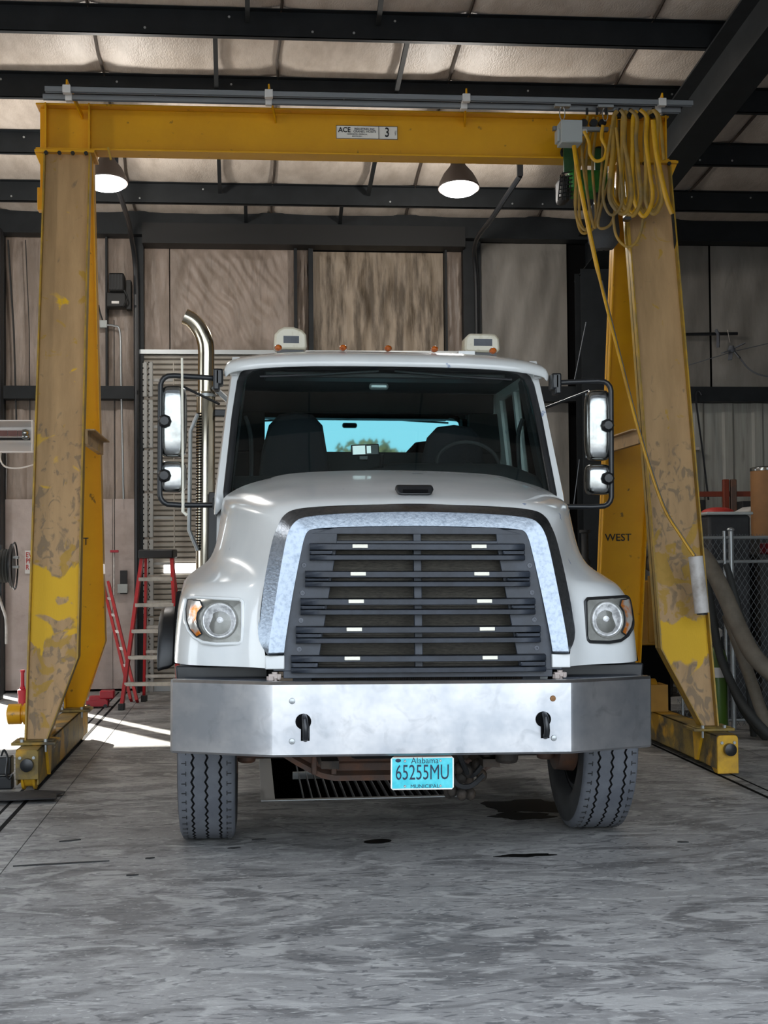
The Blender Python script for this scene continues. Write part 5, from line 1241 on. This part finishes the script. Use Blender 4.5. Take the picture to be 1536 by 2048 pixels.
MB().lathe([(fr_*.99, zb), (fr_, zb+.01), (fr_, zt-.02)], (0, 0, 0), 'z', 36).build('body', 'cardboard', fd)
MB().lathe([(fr_*1.02, zt-.03), (fr_*1.03, zt-.015), (fr_*1.02, zt), (fr_*.9, zt+.01), (.01, zt+.012)], (0, 0, 0), 'z', 36).build('rim', 'chrome', fd)
MB().lathe([(.03, 0), (.03, -.01)], (-.02, -fr_, zb+.14), 'y', 16).build('bung', 'black', fd)
MB().box(-fr_, fr_+.3, -.25, .3, 0, zb).build('stand', 'grime', fd, smooth=False)
rs = thing('red_crate', 'dull red crate low behind the fence mesh at the right edge', 'crate', (P(1530, 1110, 13.0).x, 13.0, 0))
MB().box(.02, .3, -.2, .2, P(0, 1122, 13).z, P(0, 1098, 13).z).build('tray', 'redpaint', rs, bevel=.01)
MB().box(-.12, .3, -.2, .2, 0, P(0, 1123, 13).z).build('stand', 'grime', rs, smooth=False)
# machine between the right legs
cp = thing('yellow_cabinet', 'dull yellow machine cabinet between the right gantry legs', 'machine', (P(1300, 1300, 13.2).x, 13.2, 0))
a, b = P(1266, 1152, 13.2), P(1350, 1290, 13.2)
MB().box(a.x, b.x, 13.2, 13.9, b.z, a.z-.05).build('cabinet', 'dullyellow', cp, world=True, bevel=.01)
MB().box(P(1278, 0, 13.2).x, b.x, 13.18, 13.199, b.z+.03, a.z-.0).build('door', 'dullyellow', cp, world=True, bevel=.004)
MB().box(a.x-.05, b.x-.02, 13.3, 13.9, 0, b.z).build('base', 'voidblack', cp, world=True, smooth=False)
MB().tube([(a.x-.1, 13.6, a.z+.2), (b.x+.1, 13.6, a.z+.2)], .1, 16).build('air_tank', 'hose', cp, world=True)
for pts, rr in (([(1272, 1020, 12.8), (1277, 1060, 12.8), (1284, 1100, 12.9), (1284, 1152, 13.2)], .022), ([(1278, 1020, 12.75), (1290, 1060, 12.8), (1304, 1095, 12.9), (1308, 1150, 13.2)], .03)):
    MB().tube(smoothpath([P(*p) for p in pts], 7), rr, 12).build('supply_hose', 'dullyellow', cp, world=True)
eq = thing('workshop_machine', 'black workshop machine in the dark behind the right tyre', 'machine', (4.1, 15.4, 0))
MB().box(3.45, 4.6, 15.2, 16.0, 0, .9).build('body', 'grime', eq, world=True, bevel=.03)
MB().box(3.5, 4.2, 15.3, 15.9, .9, 1.25).build('top_unit', 'grime', eq, world=True, bevel=.03)
pj = thing('pipe_stand', 'dark vertical pipe stub behind the hood near the steel column', 'stand', (P(1170, 1100, 13.5).x, 13.5, 0))
MB().lathe([(.05, 0), (.05, 1.5), (.035, 1.52), (.035, P(0, 1075, 13.5).z), (.055, P(0, 1074, 13.5).z), (.055, P(0, 1068, 13.5).z)], (0, 0, 0), 'z', 14).build('pipe', 'grime', pj)
MB().box(-.1, .1, -.1, .1, 0, 1.3).build('base', 'grime', pj, bevel=.02)
MB().ell((.03, -.06, 1.4), .04, .04, .04).build('red_cap', 'redpaint', pj)
# broken fixture on the right wall: rail, tangled cord
wf = thing('wall_rail', 'dark rail with a bracket fixed to the right wall above the girt', 'bracket', (P(1410, 668, 16.9).x, 16.9, P(0, 668, 16.9).z))
MB().tube([P(1360, 669, 16.9), P(1475, 667, 16.9)], .02, 8).build('rail', 'blackm', wf, world=True)
MB().tube([P(1432, 660, 16.88), P(1436, 668, 16.85), P(1436, 695, 16.88)], .02, 6).build('bracket', 'rubber', wf, world=True)
MB().tube([P(1455, 660, 16.85), P(1460, 685, 16.7)], .004, 5).build('wire', 'pvc', wf, world=True)
ff = thing('ceiling_fan', 'small broken fan head hanging on wires before the right wall', 'fan', tuple(P(1465, 700, 16.6)))
MB().lathe([(.03, -.03), (.05, 0), (.03, .05)], tuple(P(1463, 700, 16.6)), 'z', 10).build('hub', 'rubber', ff, world=True)
for a_, b_ in (((1463, 700), (1445, 706)), ((1465, 698), (1490, 686)), ((1462, 703), (1460, 720)), ((1468, 702), (1480, 716))):
    MB().bar(P(*a_, 16.6), P(*b_, 16.55), .05, .012).build('blade', 'rubber', ff, world=True, smooth=False)
MB().tube([P(1372, 732, 16.7), P(1463, 704, 16.62), P(1540, 686, 16.7)], .005, 5).tube(smoothpath([P(1480, 716, 16.6), P(1495, 735, 16.6), P(1515, 748, 16.6), P(1545, 755, 16.6)], 4), .01, 5).build('wire', 'rubber', ff, world=True)
MB().tube(smoothpath([P(1403, 790, 16.8), P(1396, 782, 16.8), P(1392, 800, 16.8), P(1405, 900, 16.8), P(1417, 1000, 16.8)], 4), .012, 6).build('cord', 'blackm', wall_back)
wn = thing('white_outlet', 'small white box on the wall right of the gantry leg', 'electrical box', (P(1390, 899, 16.9).x, 16.95, P(0, 899, 16.9).z))
MB().box(-.05, .06, -.05, .08, -.02, .025).build('box', 'pvc', wn, bevel=.006)
MB().box(-.045, -.025, -.04, .08, -.7, -.02).build('conduit', 'galv', wn, smooth=False)

# ------------------------------------------------------------------ bare trees behind the photographer (seen in the rear window reflection)
def tree(x, y, h_, seed, lab, dense):
    rnd = random.Random(seed); T = thing('bare_tree', lab, 'tree', (x, y, 0), group='trees outside the hall')
    m = MB(); lv = MB()
    def br(p, d, l, r, k):
        q = p+d*l; m.tube([p, p+d*l*.5+Vector((rnd.uniform(-.05, .05)*l,)*1+(0, 0)), q], [r, r*.8, r*.6], 5)
        if k == 0:
            if dense:
                for _ in range(5):
                    c = q+Vector((rnd.uniform(-.5, .5), rnd.uniform(-.5, .5), rnd.uniform(-.4, .4))); a = rnd.uniform(.08, .2)
                    lv.add([c+Vector((-a, 0, -a)), c+Vector((a, .02, -a*.5)), c+Vector((a*.4, -.02, a))], [(0, 1, 2)])
            return
        for _ in range(3 if k > 1 else 4):
            nd = (d+Vector((rnd.uniform(-.7, .7), rnd.uniform(-.7, .7), rnd.uniform(-.1, .6)))).normalized()
            br(q, nd, l*rnd.uniform(.55, .8), r*.55, k-1)
    br(Vector((0, 0, 0)), Vector((0, 0, 1)), h_*.32, h_*.018, 4)
    m.build('trunk', 'bark', T, smooth=False)
    if dense: lv.build('foliage', 'leaf', T, smooth=False, kind='stuff')
for i, x in enumerate((-19, -13, -8.5, -5, -1.5, 2, 6, 11)):
    tree(x, -60+(i*7) % 9, 7.6+((i*5) % 4)*.5, i+3, 'bare brown tree outside, mirrored in the rear cab window', i % 3 != 1)
